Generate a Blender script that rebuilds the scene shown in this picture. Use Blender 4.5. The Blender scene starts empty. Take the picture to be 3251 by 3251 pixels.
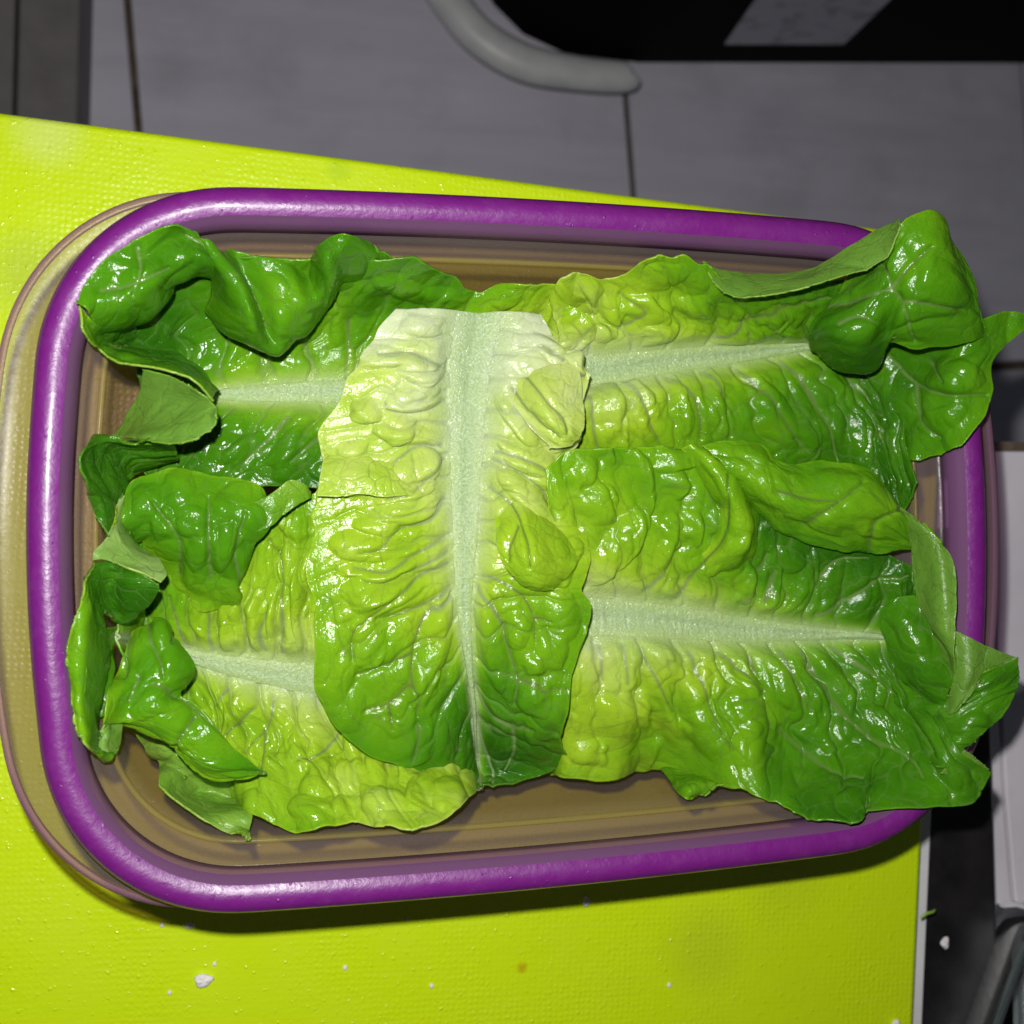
import bpy, math, random
import numpy as np
from mathutils import Matrix, Vector
rng = np.random.default_rng(7); random.seed(7)
# ------------------------------------------------------------------ camera, world, lamp, exposure
S = bpy.context.scene; COL = S.collection
RES = 3251.0; FPX = 1.0678*RES; CPX = RES/2
RM = np.array([[.970095, .012101, -.242424], [-.012475, .999922, 0.], [.242405, .00303, .97017]])   # columns: right, up, back
LOC = np.array([-.07694921, .00800437, .33313668])
cd = bpy.data.cameras.new('camera'); cam = bpy.data.objects.new('camera', cd); COL.objects.link(cam)
m4 = Matrix.Identity(4)
for i in range(3):
    for j in range(3): m4[i][j] = RM[i, j]
    m4[i][3] = LOC[i]
cam.matrix_world = m4; S.camera = cam
cd.sensor_width = 36; cd.lens = 36*1.0678; cd.clip_start = .01; cd.clip_end = 50
cd.dof.use_dof = True; cd.dof.focus_distance = .277; cd.dof.aperture_fstop = 15
W = bpy.data.worlds.new('World'); S.world = W; W.use_nodes = True
bg = W.node_tree.nodes['Background']; bg.inputs[0].default_value = (.80, .88, 1, 1); bg.inputs[1].default_value = .03
ld = bpy.data.lights.new('phone_flash', 'POINT'); ld.energy = 4.7; ld.shadow_soft_size = .0034; ld.color = (1, .985, .96)
lo = bpy.data.objects.new('phone_flash', ld); COL.objects.link(lo)
lo.location = Vector(LOC + RM @ np.array([-.010, .024, .0]))
S.view_settings.view_transform = 'Standard'; S.view_settings.look = 'None'; S.view_settings.exposure = 0; S.view_settings.gamma = 1
S.cycles.transparent_max_bounces = 24; S.cycles.max_bounces = 10
# ------------------------------------------------------------------ helpers
def ray(x, y): return RM @ np.array([(x-CPX)/FPX, -(y-CPX)/FPX, -1.])
def P(x, y, z):                      # source pixel + height (m) -> world point
    r = ray(x, y); return LOC + r*((z-LOC[2])/r[2])
def project(w):
    c = (w-LOC) @ RM
    return np.stack([c[..., 0]/-c[..., 2]*FPX+CPX, -c[..., 1]/-c[..., 2]*FPX+CPX], -1)
GS = 3251/1932
FR = {'G': (0, 0, 1/GS), 'C': (900, 900, 1.136), '3': (0, 600, 1.61), '5': (1700, 700, 1.2457), '6': (1700, 1600, 1.2457), '7': (0, 1500, 1.2075),
      '9': (1000, 950, 2.), '10': (1000, 1700, 2.), '11': (1750, 1300, 2.), '12': (200, 1800, 2.)}
def fr(f, x, y): a = FR[f]; return a[0]+x/a[2], a[1]+y/a[2]
def tag(o, label=None, cat=None, group=None, kind=None):
    if label: o['label'] = label
    if cat: o['category'] = cat
    if group: o['group'] = group
    if kind: o['kind'] = kind
    return o
def empty(name, loc=(0, 0, 0)):
    o = bpy.data.objects.new(name, None); COL.objects.link(o); o.location = loc; o.empty_display_size = .02; return o
def mesh_obj(name, v, f, mat, parent=None, smooth=True, attrs=None):
    me = bpy.data.meshes.new(name)
    v = np.asarray(v, dtype=float)
    if isinstance(f, np.ndarray):
        n = len(f); me.vertices.add(len(v)); me.vertices.foreach_set('co', v.ravel())
        me.loops.add(n*4); me.loops.foreach_set('vertex_index', f.ravel().astype(np.int32))
        me.polygons.add(n); me.polygons.foreach_set('loop_start', np.arange(0, n*4, 4, dtype=np.int32))
        me.update(calc_edges=True)
    else:
        me.from_pydata([tuple(p) for p in v], [], f)
    me.materials.append(mat)
    me.polygons.foreach_set('use_smooth', np.full(len(me.polygons), smooth))
    if attrs:
        for k, a in attrs.items():
            me.attributes.new(k, 'FLOAT', 'POINT').data.foreach_set('value', np.asarray(a, dtype=np.float32).ravel())
    me.update()
    o = bpy.data.objects.new(name, me); COL.objects.link(o)
    if parent is not None: o.parent = parent; o.matrix_parent_inverse = Matrix.Translation(-Vector(parent.location))
    return o
def hashf(ix, iy, s):
    h = np.sin(ix*127.1+iy*311.7+s*74.7)*43758.5453
    return h-np.floor(h)
def vnoise(x, y, s=0):
    ix, iy = np.floor(x), np.floor(y); fx, fy = x-ix, y-iy
    fx = fx*fx*(3-2*fx); fy = fy*fy*(3-2*fy)
    a, b, c, d = hashf(ix, iy, s), hashf(ix+1, iy, s), hashf(ix, iy+1, s), hashf(ix+1, iy+1, s)
    return (a*(1-fx)+b*fx)*(1-fy)+(c*(1-fx)+d*fx)*fy*1.0
def worley(x, y, s=0):               # F1, F2-F1 in cell units
    ix, iy = np.floor(x), np.floor(y)
    f1 = np.full(x.shape, 9.); f2 = np.full(x.shape, 9.)
    for dx in (-1, 0, 1):
        for dy in (-1, 0, 1):
            cx, cy = ix+dx, iy+dy
            px = cx+.5+.85*(hashf(cx, cy, s)-.5); py = cy+.5+.85*(hashf(cx, cy, s+5)-.5)
            d = np.hypot(px-x, py-y)
            f2 = np.minimum(f2, np.maximum(f1, d)); f1 = np.minimum(f1, d)
    return f1, f2-f1
def catmull(pts, t):                 # pts (n,k..), t in [0,n-1]
    pts = np.asarray(pts, float); n = len(pts)
    if n == 1: return np.repeat(pts, len(t), 0)
    ext = np.concatenate([[2*pts[0]-pts[1]], pts, [2*pts[-1]-pts[-2]]])
    i = np.clip(np.floor(t).astype(int), 0, n-2); f = t-i
    f = f.reshape((-1,)+(1,)*(pts.ndim-1))
    p0, p1, p2, p3 = ext[i], ext[i+1], ext[i+2], ext[i+3]
    return .5*(2*p1+(p2-p0)*f+(2*p0-5*p1+4*p2-p3)*f*f+(3*p1-p0-3*p2+p3)*f**3)
def resample(pts, n):
    pts = np.asarray(pts, float)
    if len(pts) == 1: return np.repeat(pts, n, 0)
    d = catmull(pts, np.linspace(0, len(pts)-1, 160))
    s = np.concatenate([[0], np.cumsum(np.linalg.norm(np.diff(d, axis=0), axis=1)+1e-9)]); s /= s[-1]
    q = np.linspace(0, 1, n)
    return np.stack([np.interp(q, s, d[:, k]) for k in range(3)], 1)
def normals(G):
    n = np.cross(np.gradient(G, axis=0), np.gradient(G, axis=1)); return n/(np.linalg.norm(n, axis=2, keepdims=True)+1e-12)
def blur(A, k=1):
    for _ in range(k):
        B = np.pad(A, [(1, 1), (1, 1)]+[(0, 0)]*(A.ndim-2), mode='edge')
        A = (B[:-2, 1:-1]+B[2:, 1:-1]+B[1:-1, :-2]+B[1:-1, 2:]+2*A)/6
    return A
# ------------------------------------------------------------------ materials
class NT:
    def __init__(s, name):
        s.m = bpy.data.materials.new(name); s.m.use_nodes = True; s.t = s.m.node_tree; s.b = s.t.nodes['Principled BSDF']; s.o = s.t.nodes['Material Output']
    def n(s, typ, **kw):
        x = s.t.nodes.new('ShaderNode'+typ)
        for k, v in kw.items():
            if k.startswith('i_'): x.inputs[int(k[2:]) if k[2:].isdigit() else k[2:].replace('_', ' ')].default_value = v
            else: setattr(x, k, v)
        return x
    def l(s, a, b): s.t.links.new(a, b)
    def mix(s, fac, a, b, blend='MIX'):
        x = s.n('Mix', data_type='RGBA', blend_type=blend)
        for sock, v in ((x.inputs[0], fac), (x.inputs[6], a), (x.inputs[7], b)):
            if hasattr(v, 'is_linked'): s.l(v, sock)
            else: sock.default_value = v if not isinstance(v, tuple) else (*v, 1)[:4]
        return x.outputs[2]
    def math(s, op, a, b=0., c=None, clamp=False):
        x = s.n('Math', operation=op, use_clamp=clamp)
        for i, v in enumerate((a, b, c)):
            if v is None: continue
            if hasattr(v, 'is_linked'): s.l(v, x.inputs[i])
            else: x.inputs[i].default_value = v
        return x.outputs[0]
    def noise(s, scale, detail=3, rough=.5, vec=None, dim='3D'):
        x = s.n('TexNoise', noise_dimensions=dim); x.inputs['Scale'].default_value = scale; x.inputs['Detail'].default_value = detail; x.inputs['Roughness'].default_value = rough
        s.l(vec if vec is not None else s.obj(), x.inputs['Vector']); return x.outputs[0]
    def obj(s):
        if not hasattr(s, 'tc'): s.tc = s.n('TexCoord')
        return s.tc.outputs['Object']
    def ramp(s, fac, stops):
        x = s.n('ValToRGB'); e = x.color_ramp.elements
        while len(e) < len(stops): e.new(.5)
        for q, (p, c) in zip(e, stops): q.position = p; q.color = (*c, 1)[:4] if isinstance(c, tuple) else (c, c, c, 1)
        s.l(fac, x.inputs[0]); return x.outputs[0]
    def bump(s, h, dist, strength=1., normal=None):
        x = s.n('Bump'); x.inputs['Strength'].default_value = strength; x.inputs['Distance'].default_value = dist; s.l(h, x.inputs['Height'])
        if normal is not None: s.l(normal, x.inputs['Normal'])
        return x.outputs[0]
    def attr(s, name): return s.n('Attribute', attribute_name=name).outputs['Fac']
    def set(s, **kw):
        for k, v in kw.items():
            k = k.replace('_', ' ')
            if hasattr(v, 'is_linked'): s.l(v, s.b.inputs[k])
            else: s.b.inputs[k].default_value = (*v, 1) if isinstance(v, tuple) and len(v) == 3 else v
def leaf_material(name, wet=1.):
    t = NT(name); chl, vein, rib, und = (t.attr(a) for a in ('chl', 'vein', 'rib', 'under'))
    nz = t.noise(90, 4, .6); nf = t.noise(1400, 2, .6)
    c = t.math('ADD', chl, t.math('MULTIPLY', t.math('SUBTRACT', nz, .5), .16))
    col = t.ramp(c, [(0, (.64, .73, .45)), (.14, (.52, .66, .14)), (.3, (.345, .54, .022)), (.48, (.18, .40, .008)), (.66, (.080, .27, .005)), (.84, (.031, .148, .004)), (1, (.013, .076, .004))])
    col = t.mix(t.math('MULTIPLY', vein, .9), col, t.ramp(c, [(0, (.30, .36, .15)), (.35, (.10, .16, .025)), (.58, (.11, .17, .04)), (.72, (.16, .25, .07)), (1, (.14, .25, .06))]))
    col = t.mix(rib, col, t.mix(t.ramp(nf, [(.4, 0.), (.65, 1.)]), (.36, .50, .24), (.47, .59, .34)))
    uc = t.ramp(c, [(0, (.55, .64, .28)), (.5, (.15, .31, .035)), (1, (.07, .18, .022))])
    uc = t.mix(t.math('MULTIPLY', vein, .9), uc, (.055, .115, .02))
    col = t.mix(und, col, uc)
    fine = t.noise(420, 3, .6); mid = t.noise(150, 2, .5)
    h = t.math('ADD', t.math('MULTIPLY', fine, .6), t.math('MULTIPLY', mid, .4))
    h = t.math('ADD', h, t.math('MULTIPLY', t.math('MULTIPLY', nf, .9), t.math('ADD', t.math('MULTIPLY', rib, 2.0), .55)))
    drop = t.ramp(t.noise(1100, 1, .5), [(.66, 0.), (.74, 1.)])
    h = t.math('ADD', h, t.math('MULTIPLY', drop, t.math('MULTIPLY', t.ramp(t.noise(70, 2, .5), [(.5, 0.), (.62, 1.)]), .5)))
    nb = t.bump(h, .0005, .5)
    wetm = t.ramp(t.noise(60, 2, .5), [(.35, .12), (.7, .27)])
    rough = t.math('ADD', t.math('MULTIPLY', und, .22), t.math('MULTIPLY', wetm, 1.))
    t.set(Base_Color=col, Roughness=rough, Normal=nb, Specular_IOR_Level=.34, Subsurface_Weight=.45, Subsurface_Scale=.0016)
    t.b.inputs['Subsurface Radius'].default_value = (.7, 1., .15); t.b.subsurface_method = 'RANDOM_WALK'
    tr = t.n('BsdfTranslucent'); t.l(t.mix(.5, col, (.35, .6, .03)), tr.inputs[0])
    ms = t.n('MixShader', i_0=.1); t.l(t.b.outputs[0], ms.inputs[1]); t.l(tr.outputs[0], ms.inputs[2]); t.l(ms.outputs[0], t.o.inputs[0])
    return t.m
LEAF = leaf_material('lettuce_leaf')
def plain(name, col, rough=.5, noise=None, bump=None, **kw):
    t = NT(name); c = col
    if noise: c = t.mix(t.ramp(t.noise(noise[0], 4, .6), [(.35, 0.), (.7, 1.)]), col, noise[1])
    t.set(Base_Color=c, Roughness=rough, **kw)
    if bump: t.set(Normal=t.bump(t.noise(bump[0], 3, .6), bump[1], .6))
    return t.m
# cutting board: moulded dimples, wet sheen, faint knife marks
def board_material():
    t = NT('lime_plastic'); o = t.obj()
    stain = t.ramp(t.noise(16, 4, .6), [(.52, 0.), (.8, 1.)])
    col = t.mix(t.math('MULTIPLY', stain, .35), (.60, .80, .004), (.50, .68, .006))
    mp = t.n('Mapping'); t.l(o, mp.inputs[0]); mp.inputs['Rotation'].default_value = (0, 0, .75); mp.inputs['Scale'].default_value = (40, 900, 1)
    scr = t.ramp(t.noise(1., 2, .5, mp.outputs[0]), [(.62, 0.), (.70, 1.)])
    col = t.mix(t.math('MULTIPLY', scr, .10), col, (.62, .78, .10))
    mp2 = t.n('Mapping'); t.l(o, mp2.inputs[0]); mp2.inputs['Rotation'].default_value = (0, 0, -.5); mp2.inputs['Scale'].default_value = (30, 700, 1)
    scr2 = t.ramp(t.noise(1., 2, .5, mp2.outputs[0]), [(.64, 0.), (.70, 1.)])
    col = t.mix(t.math('MULTIPLY', scr2, .14), col, (.36, .50, .02))
    for sx, sy, rad, sc in STAINS:
        vd = t.n('VectorMath', operation='DISTANCE'); t.l(o, vd.inputs[0]); vd.inputs[1].default_value = (sx, sy, 0)
        k_ = t.math('MULTIPLY', t.ramp(t.math('ADD', t.math('DIVIDE', vd.outputs['Value'], rad), t.math('MULTIPLY', t.math('SUBTRACT', t.noise(900, 3, .6), .5), .9)), [(.3, 1.), (1., 0.)]), sc[3])
        col = t.mix(k_, col, sc[:3])
    vo = t.n('TexVoronoi', feature='F1'); vo.inputs['Scale'].default_value = 540; vo.inputs['Randomness'].default_value = .35; t.l(o, vo.inputs['Vector'])
    dot = t.ramp(vo.outputs['Distance'], [(.15, 1.), (.5, 0.)])
    zone = t.ramp(t.noise(26, 2, .5), [(.38, .15), (.62, 1.)])
    h = t.math('ADD', t.math('MULTIPLY', dot, t.math('MULTIPLY', zone, .45)), t.math('MULTIPLY', t.noise(260, 3, .6), .6))
    drop = t.ramp(t.noise(520, 1, .5), [(.66, 0.), (.76, 1.)])
    h = t.math('ADD', h, t.math('MULTIPLY', drop, .5))
    t.set(Base_Color=col, Roughness=t.math('SUBTRACT', t.ramp(t.noise(40, 2, .5), [(.3, .28), (.7, .42)]), t.math('MULTIPLY', drop, .18)), Normal=t.bump(h, .00035, .7), Specular_IOR_Level=.5)
    return t.m
_k0, _k1 = P(*fr('G', 0, 212), -.001)[:2], P(*fr('G', 1650, 430), -.001)[:2]; _r0 = P(*fr('G', 1741, 1600), 0)[:2]
_u = (_k1-_k0)/np.linalg.norm(_k1-_k0); _w = np.array([_u[1], -_u[0]]); _bc = _k0+_u*np.dot(_r0-_k0, _u)-_u*.21+_w*.165
def board_xy(x, y):
    d = P(*fr('G', x, y), 0)[:2]-_bc; return float(d @ _u), float(-(d @ _w))
STAINS = [(*board_xy(985, 1826), .0022, (.50, .36, .004, .8)), (*board_xy(60, 520), .016, (.36, .48, .03, .45)), (*board_xy(1330, 1790), .018, (.42, .52, .02, .35)), (*board_xy(1480, 1650), .02, (.42, .54, .02, .3)), (*board_xy(90, 250), .012, (.70, .80, .22, .5)), (*board_xy(640, 320), .005, (.45, .66, .003, .6))]
BOARD = board_material()
def tinted(name, tint, dif, fdif, rough, purple=False):
    t = NT(name); t.t.nodes.remove(t.b)
    tr = t.n('BsdfTransparent', i_0=(*tint, 1)); df = t.n('BsdfDiffuse'); tl = t.n('BsdfTranslucent', i_0=(*dif, 1)); df.inputs[0].default_value = (*dif, 1)
    a = t.n('MixShader', i_0=.5); t.l(df.outputs[0], a.inputs[1]); t.l(tl.outputs[0], a.inputs[2])
    b = t.n('MixShader', i_0=fdif); t.l(tr.outputs[0], b.inputs[1]); t.l(a.outputs[0], b.inputs[2])
    gl = t.n('BsdfGlossy'); gl.inputs[0].default_value = (.6, .6, .6, 1); gl.inputs['Roughness'].default_value = rough
    nb = t.bump(t.noise(300, 3, .6), .0003, .25); t.l(nb, gl.inputs['Normal'])
    fn = t.n('LayerWeight'); fac = t.math('ADD', t.math('MULTIPLY', t.math('POWER', fn.outputs['Facing'], 4.), .30), .013)
    c = t.n('MixShader'); t.l(fac, c.inputs[0]); t.l(b.outputs[0], c.inputs[1]); t.l(gl.outputs[0], c.inputs[2]); t.l(c.outputs[0], t.o.inputs[0])
    return t.m
TUB = tinted('tinted_clear_plastic', (.95, .81, .92), (.42, .34, .34), .25, .22)
def rim_material():
    t = NT('purple_plastic')
    scuff = t.ramp(t.noise(220, 4, .7), [(.5, 0.), (.75, 1.)])
    col = t.mix(t.math('MULTIPLY', scuff, .12), (.15, .009, .17), (.29, .10, .31))
    t.set(Base_Color=col, Roughness=t.ramp(t.noise(120, 3, .6), [(.3, .30), (.7, .48)]), Normal=t.bump(t.math('ADD', t.noise(500, 3, .6), t.math('MULTIPLY', t.ramp(t.noise(600, 1, .5), [(.72, 0.), (.78, 1.)]), .8)), .00025, .6), Subsurface_Weight=.0, Specular_IOR_Level=.6, Coat_Weight=.15, Coat_Roughness=.15)
    return t.m
RIM = rim_material()
def tile_material():
    t = NT('streaked_tile'); mp = t.n('Mapping'); t.l(t.obj(), mp.inputs[0]); mp.inputs['Scale'].default_value = (3, 26, 1)
    st = t.ramp(t.noise(1.4, 5, .65, mp.outputs[0]), [(.35, 0.), (.7, 1.)]); bl = t.ramp(t.noise(14, 4, .6), [(.5, 0.), (.75, 1.)])
    c = t.mix(t.math('MULTIPLY', st, .5), (.84, .81, .92), (.60, .57, .66)); c = t.mix(t.math('MULTIPLY', bl, .35), c, (.42, .40, .46))
    t.set(Base_Color=c, Roughness=.38); return t.m
TILE = tile_material()
CTILE = plain('counter_tile', (.80, .76, .82), .3, noise=(30, (.70, .66, .72)))
GROUT = plain('dirty_grout', (.09, .06, .04), .9, noise=(60, (.20, .16, .12)))
BLACKM = plain('worn_black_metal', (.005, .0045, .0055), .5, noise=(70, (.018, .015, .017)), bump=(300, .0003))
WHITE = plain('white_enamel', (.80, .80, .80), .4, noise=(60, (.70, .69, .70)))
BLACKG = plain('black_glass', (.004, .004, .005), .6, Specular_IOR_Level=.03)
WOOD = plain('dark_wood', (.26, .235, .235), .7, noise=(40, (.20, .18, .18)))
PAPER = None
def paper_material():
    t = NT('printed_paper'); o = t.obj(); mp = t.n('Mapping'); t.l(o, mp.inputs[0]); mp.inputs['Scale'].default_value = (60, 1, 110)
    ink = t.ramp(t.noise(1., 3, .6, mp.outputs[0]), [(.55, 0.), (.62, 1.)])
    t.set(Base_Color=t.mix(t.math('MULTIPLY', ink, .45), (.50, .49, .56), (.16, .15, .2)), Roughness=.7); return t.m
PAPER = paper_material()
CRUMB = plain('white_crumb', (.82, .78, .78), .6, bump=(900, .0004))
# ------------------------------------------------------------------ generic solids
def box_faces(): return [(0, 3, 2, 1), (4, 5, 6, 7), (0, 1, 5, 4), (1, 2, 6, 5), (2, 3, 7, 6), (3, 0, 4, 7)]
def slab(name, poly, z0, z1, mat, parent=None, bev=.0, seg=3):
    """prism over a convex outline with a rounded top edge"""
    poly = np.array(poly, float); n = len(poly)
    a = .5*np.sum(poly[:, 0]*np.roll(poly[:, 1], -1)-np.roll(poly[:, 0], -1)*poly[:, 1])
    if a < 0: poly = poly[::-1]
    rings = [(0, z0)]
    if bev > 0:
        for k in range(seg+1):
            an = k/seg*math.pi/2; rings.append((bev*(1-math.cos(an)), z1-bev+bev*math.sin(an)))
    else: rings.append((0, z1))
    v = []; f = []
    d = np.roll(poly, -1, 0)-poly; d /= np.linalg.norm(d, axis=1, keepdims=True); nrm = np.stack([d[:, 1], -d[:, 0]], 1)
    pn = np.roll(nrm, 1, 0); bis = nrm+pn; bis /= np.sum(bis*nrm, 1, keepdims=True)
    for off, z in rings: v += [(*(poly[i]-bis[i]*off), z) for i in range(n)]
    for r in range(len(rings)-1):
        for i in range(n): j = (i+1) % n; f.append((r*n+i, r*n+j, (r+1)*n+j, (r+1)*n+i))
    f.append(tuple(range(n))[::-1]); f.append(tuple((len(rings)-1)*n+i for i in range(n)))
    o = mesh_obj(name, v, f, mat, parent, smooth=False); return o
def round_poly(cx, cy, ax, ay, r, rot=0, n=8):
    out = []
    for k, (sx, sy) in enumerate(((1, 1), (-1, 1), (-1, -1), (1, -1))):
        for i in range(n+1):
            an = k*math.pi/2+i/n*math.pi/2; out.append((sx*(ax-r)+r*math.cos(an), sy*(ay-r)+r*math.sin(an)))
    c, s = math.cos(rot), math.sin(rot); return [(cx+x*c-y*s, cy+x*s+y*c) for x, y in out]
def sweep(name, path, prof, mat, parent=None, closed_prof=True):
    """path(n,2) closed with outward normals; prof list of (outward offset, z)"""
    path = np.array(path); n = len(path); t = np.roll(path, -1, 0)-np.roll(path, 1, 0); t /= np.linalg.norm(t, axis=1, keepdims=True)
    nr = np.stack([t[:, 1], -t[:, 0]], 1); v = []
    for off, z in prof:
        o = off if not callable(off) else np.array([off(p) for p in path])[:, None]
        q = path+nr*o; v.append(np.concatenate([q, np.full((n, 1), z)], 1))
    v = np.concatenate(v); m = len(prof); f = []
    for r in range(m if closed_prof else m-1):
        r2 = (r+1) % m
        for i in range(n): j = (i+1) % n; f.append((r*n+i, r*n+j, r2*n+j, r2*n+i))
    return mesh_obj(name, v, np.array(f), mat, parent)
# ------------------------------------------------------------------ setting
FZ = -.43
floor = mesh_obj('floor', [(-1.5, -1.5, FZ-.004), (1.8, -1.5, FZ-.004), (1.8, 1.8, FZ-.004), (-1.5, 1.8, FZ-.004)], [(0, 1, 2, 3)], GROUT, smooth=False); tag(floor, kind='structure')
g1 = P(*fr('G', 250, 110), FZ); g2 = P(*fr('G', 1181, 260), FZ); tw = g2[0]-g1[0]
TROT = -.055
def tile_poly(cx, cy, w, d, gap=.004, rot=0.):
    c, s = math.cos(rot), math.sin(rot)
    return [(cx+x*c-y*s, cy+x*s+y*c) for x, y in ((-w/2+gap/2, -d/2+gap/2), (w/2-gap/2, -d/2+gap/2), (w/2-gap/2, d/2-gap/2), (-w/2+gap/2, d/2-gap/2))]
for i in range(-2, 3):
    for j in range(-1, 1):
        cy = g1[1]+.20+j*.80; cx = g1[0]+tw/2+i*tw-.07*(cy-g1[1])
        slab('floor_tile', tile_poly(cx-TROT*(cy-g1[1])*-1*0, cy, tw, .80, .0055, -TROT*0+.07), FZ-.003, FZ+.002, TILE, floor, .0008, 2)
# dark cabinet on the left
cab = empty('wooden_cabinet', (-.30, .40, FZ)); tag(cab, 'dark brown wooden cabinet side standing on the tiled floor', 'cabinet')
cx1 = P(*fr('G', 160, 110), FZ)
for k in range(3):
    w = .034 if k == 0 else .16
    x1 = cx1[0]-(0 if k == 0 else .036 if k == 1 else .20)
    slab('panel', [(x1-w, .18), (x1, .18), (x1+.02, .75), (x1-w+.02, .75)], FZ+.002, FZ+.06, WOOD, cab, .002, 2)
# black appliance with white curved trim and sticker
ap = P(*fr('G', 1560, 132), FZ)
app = empty('kitchen_appliance', (ap[0], ap[1], FZ)); tag(app, 'black appliance with white curved trim and a printed paper sticker', 'appliance')
A0 = P(*fr('G', 1196, 128), FZ); A1 = P(*fr('G', 2100, 128), FZ)
yb = (A0[1]+A1[1])/2; dy = A1[1]-A0[1]
cv = [P(*fr('G', *q), FZ)[:2] for q in ((885, -60), (925, 20), (980, 75), (1060, 112), (1196, 128))]
hp = cv+[A1[:2], (A1[0], A1[1]+.4), (cv[0][0]-.08, A0[1]+.4)]
slab('housing', hp, FZ+.010, FZ+.30, BLACKG, app, .004)
slab('plinth', [(cv[2][0]+.03, A0[1]+.03), (A1[0], A1[1]+.03), (A1[0], A1[1]+.38), (cv[2][0]+.03, A0[1]+.38)], FZ+.002, FZ+.010, BLACKG, app)
def on_front(x, y):                  # pixel -> point on the appliance's front plane
    a = np.array([A0[0], A0[1], 0]); d = np.array([A1[0]-A0[0], A1[1]-A0[1], 0]); nn = np.array([d[1], -d[0], 0]); nn /= np.linalg.norm(nn); a = a+nn*.002
    r = ray(*fr('G', x, y)); t = ((a-LOC) @ nn)/(r @ nn); return LOC+r*t, nn
sp = [on_front(*q) for q in ((1368, 84), (1592, 84), (1700, -20), (1440, -20))]
q = [p for p, _ in sp]; nn = sp[0][1]
mesh_obj('paper_sticker', q+[p-nn*.0012 for p in q], [(0, 1, 2, 3)]+[(7, 6, 5, 4)]+[(i, i+4, (i+1) % 4+4, (i+1) % 4) for i in range(4)], PAPER, app, smooth=False)
def tube(name, pts, rads, mat, parent=None, flat=1., n=14, sub=12):
    pts = np.array(pts, float); t = np.linspace(0, len(pts)-1, (len(pts)-1)*sub+1); c = catmull(pts, t); r = catmull(np.array(rads, float)[:, None], t)[:, 0]
    tg = np.gradient(c, axis=0); tg /= np.linalg.norm(tg, axis=1, keepdims=True); v = []; f = []
    up = np.array([0, 0, 1.])
    for i in range(len(c)):
        a = np.cross(tg[i], up); a /= np.linalg.norm(a)+1e-9; b = np.cross(a, tg[i])
        for k in range(n): an = 2*math.pi*k/n; v.append(c[i]+a*math.cos(an)*r[i]+b*math.sin(an)*r[i]*flat)
    for i in range(len(c)-1):
        for k in range(n): f.append((i*n+k, i*n+(k+1) % n, (i+1)*n+(k+1) % n, (i+1)*n+k))
    f.append(tuple(range(n))[::-1]); f.append(tuple((len(c)-1)*n+k for k in range(n)))
    return mesh_obj(name, v, f, mat, parent)
tube('trim', [P(*fr('G', *q), FZ+.06) for q in ((790, -90), (848, 0), (905, 68), (990, 118), (1090, 138), (1176, 145), (1190, 142))], [.0125, .0125, .0125, .0125, .0115, .0105, .008], WHITE, app, .8)
# counter: tiles with a dark front edge, the board lies on it
CZ = -.030
ce = P(*fr('G', 1905, 832), CZ)
counter = empty('kitchen_counter', (.0, -.2, CZ-.04)); tag(counter, 'tiled kitchen counter with a dark front edge under the cutting board', 'counter')
fy = ce[1]
slab('counter_body', [(-.60, -.70), (.70, -.70), (.70, fy), (-.60, fy)], CZ-.04, CZ-.004, GROUT, counter)
def line_pt(x, y): return P(*fr('G', x, y), CZ)[:2]
e0, e1 = line_pt(1862, 850), line_pt(1885, 1932); h0, h1, h2 = line_pt(1876, 990), line_pt(1895, 1500), line_pt(1926, 1760)
slab('counter_tile', [(h0[0]-.002, fy-.004), (.45, fy-.004), (.45, -.45), (h2[0]+.006, -.45), (h2[0]-.001, h2[1]), (h1[0]+.001, h1[1])][::1], CZ-.004, CZ, CTILE, counter, .0006, 2)
slab('counter_tile', [(-.30, fy-.004), (h0[0]-.0035, fy-.004), (h1[0]-.0006, h1[1]), (h2[0]-.003, h2[1]), (h2[0]+.003, -.45), (-.30, -.45)], CZ-.004, CZ, CTILE, counter, .0006, 2)
# worn black metal plate on the counter under the board, with a pale edge strip
pl = empty('metal_plate', (.08, -.2, CZ)); tag(pl, 'worn black metal plate on the counter beneath the green cutting board', 'plate')
b0, b1 = P(*fr('G', 1872, 1300), -.012)[:2], P(*fr('G', 1890, 1932), -.012)[:2]
sl = (b1[0]-b0[0])/(b1[1]-b0[1])
slab('plate_body', [(-.12, -.36), (b1[0]+sl*(-.36-b1[1]), -.36), (b0[0]+sl*(.0-b0[1]), .0), (-.12, .0)], CZ, -.0125, BLACKM, pl, .002)
w0, w1 = P(*fr('G', 1746, 1640), -.011)[:2], P(*fr('G', 1733, 1932), -.011)[:2]; ws = (w1[0]-w0[0])/(w1[1]-w0[1])
slab('edge_strip', [(w0[0]+ws*(y-w0[1])+dx, y) for dx, y in ((-.012, -.34), (.0012, -.34), (.0012, -.03), (-.012, -.03))], -.0125, -.0105, WHITE, pl, .0006, 2)
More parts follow.
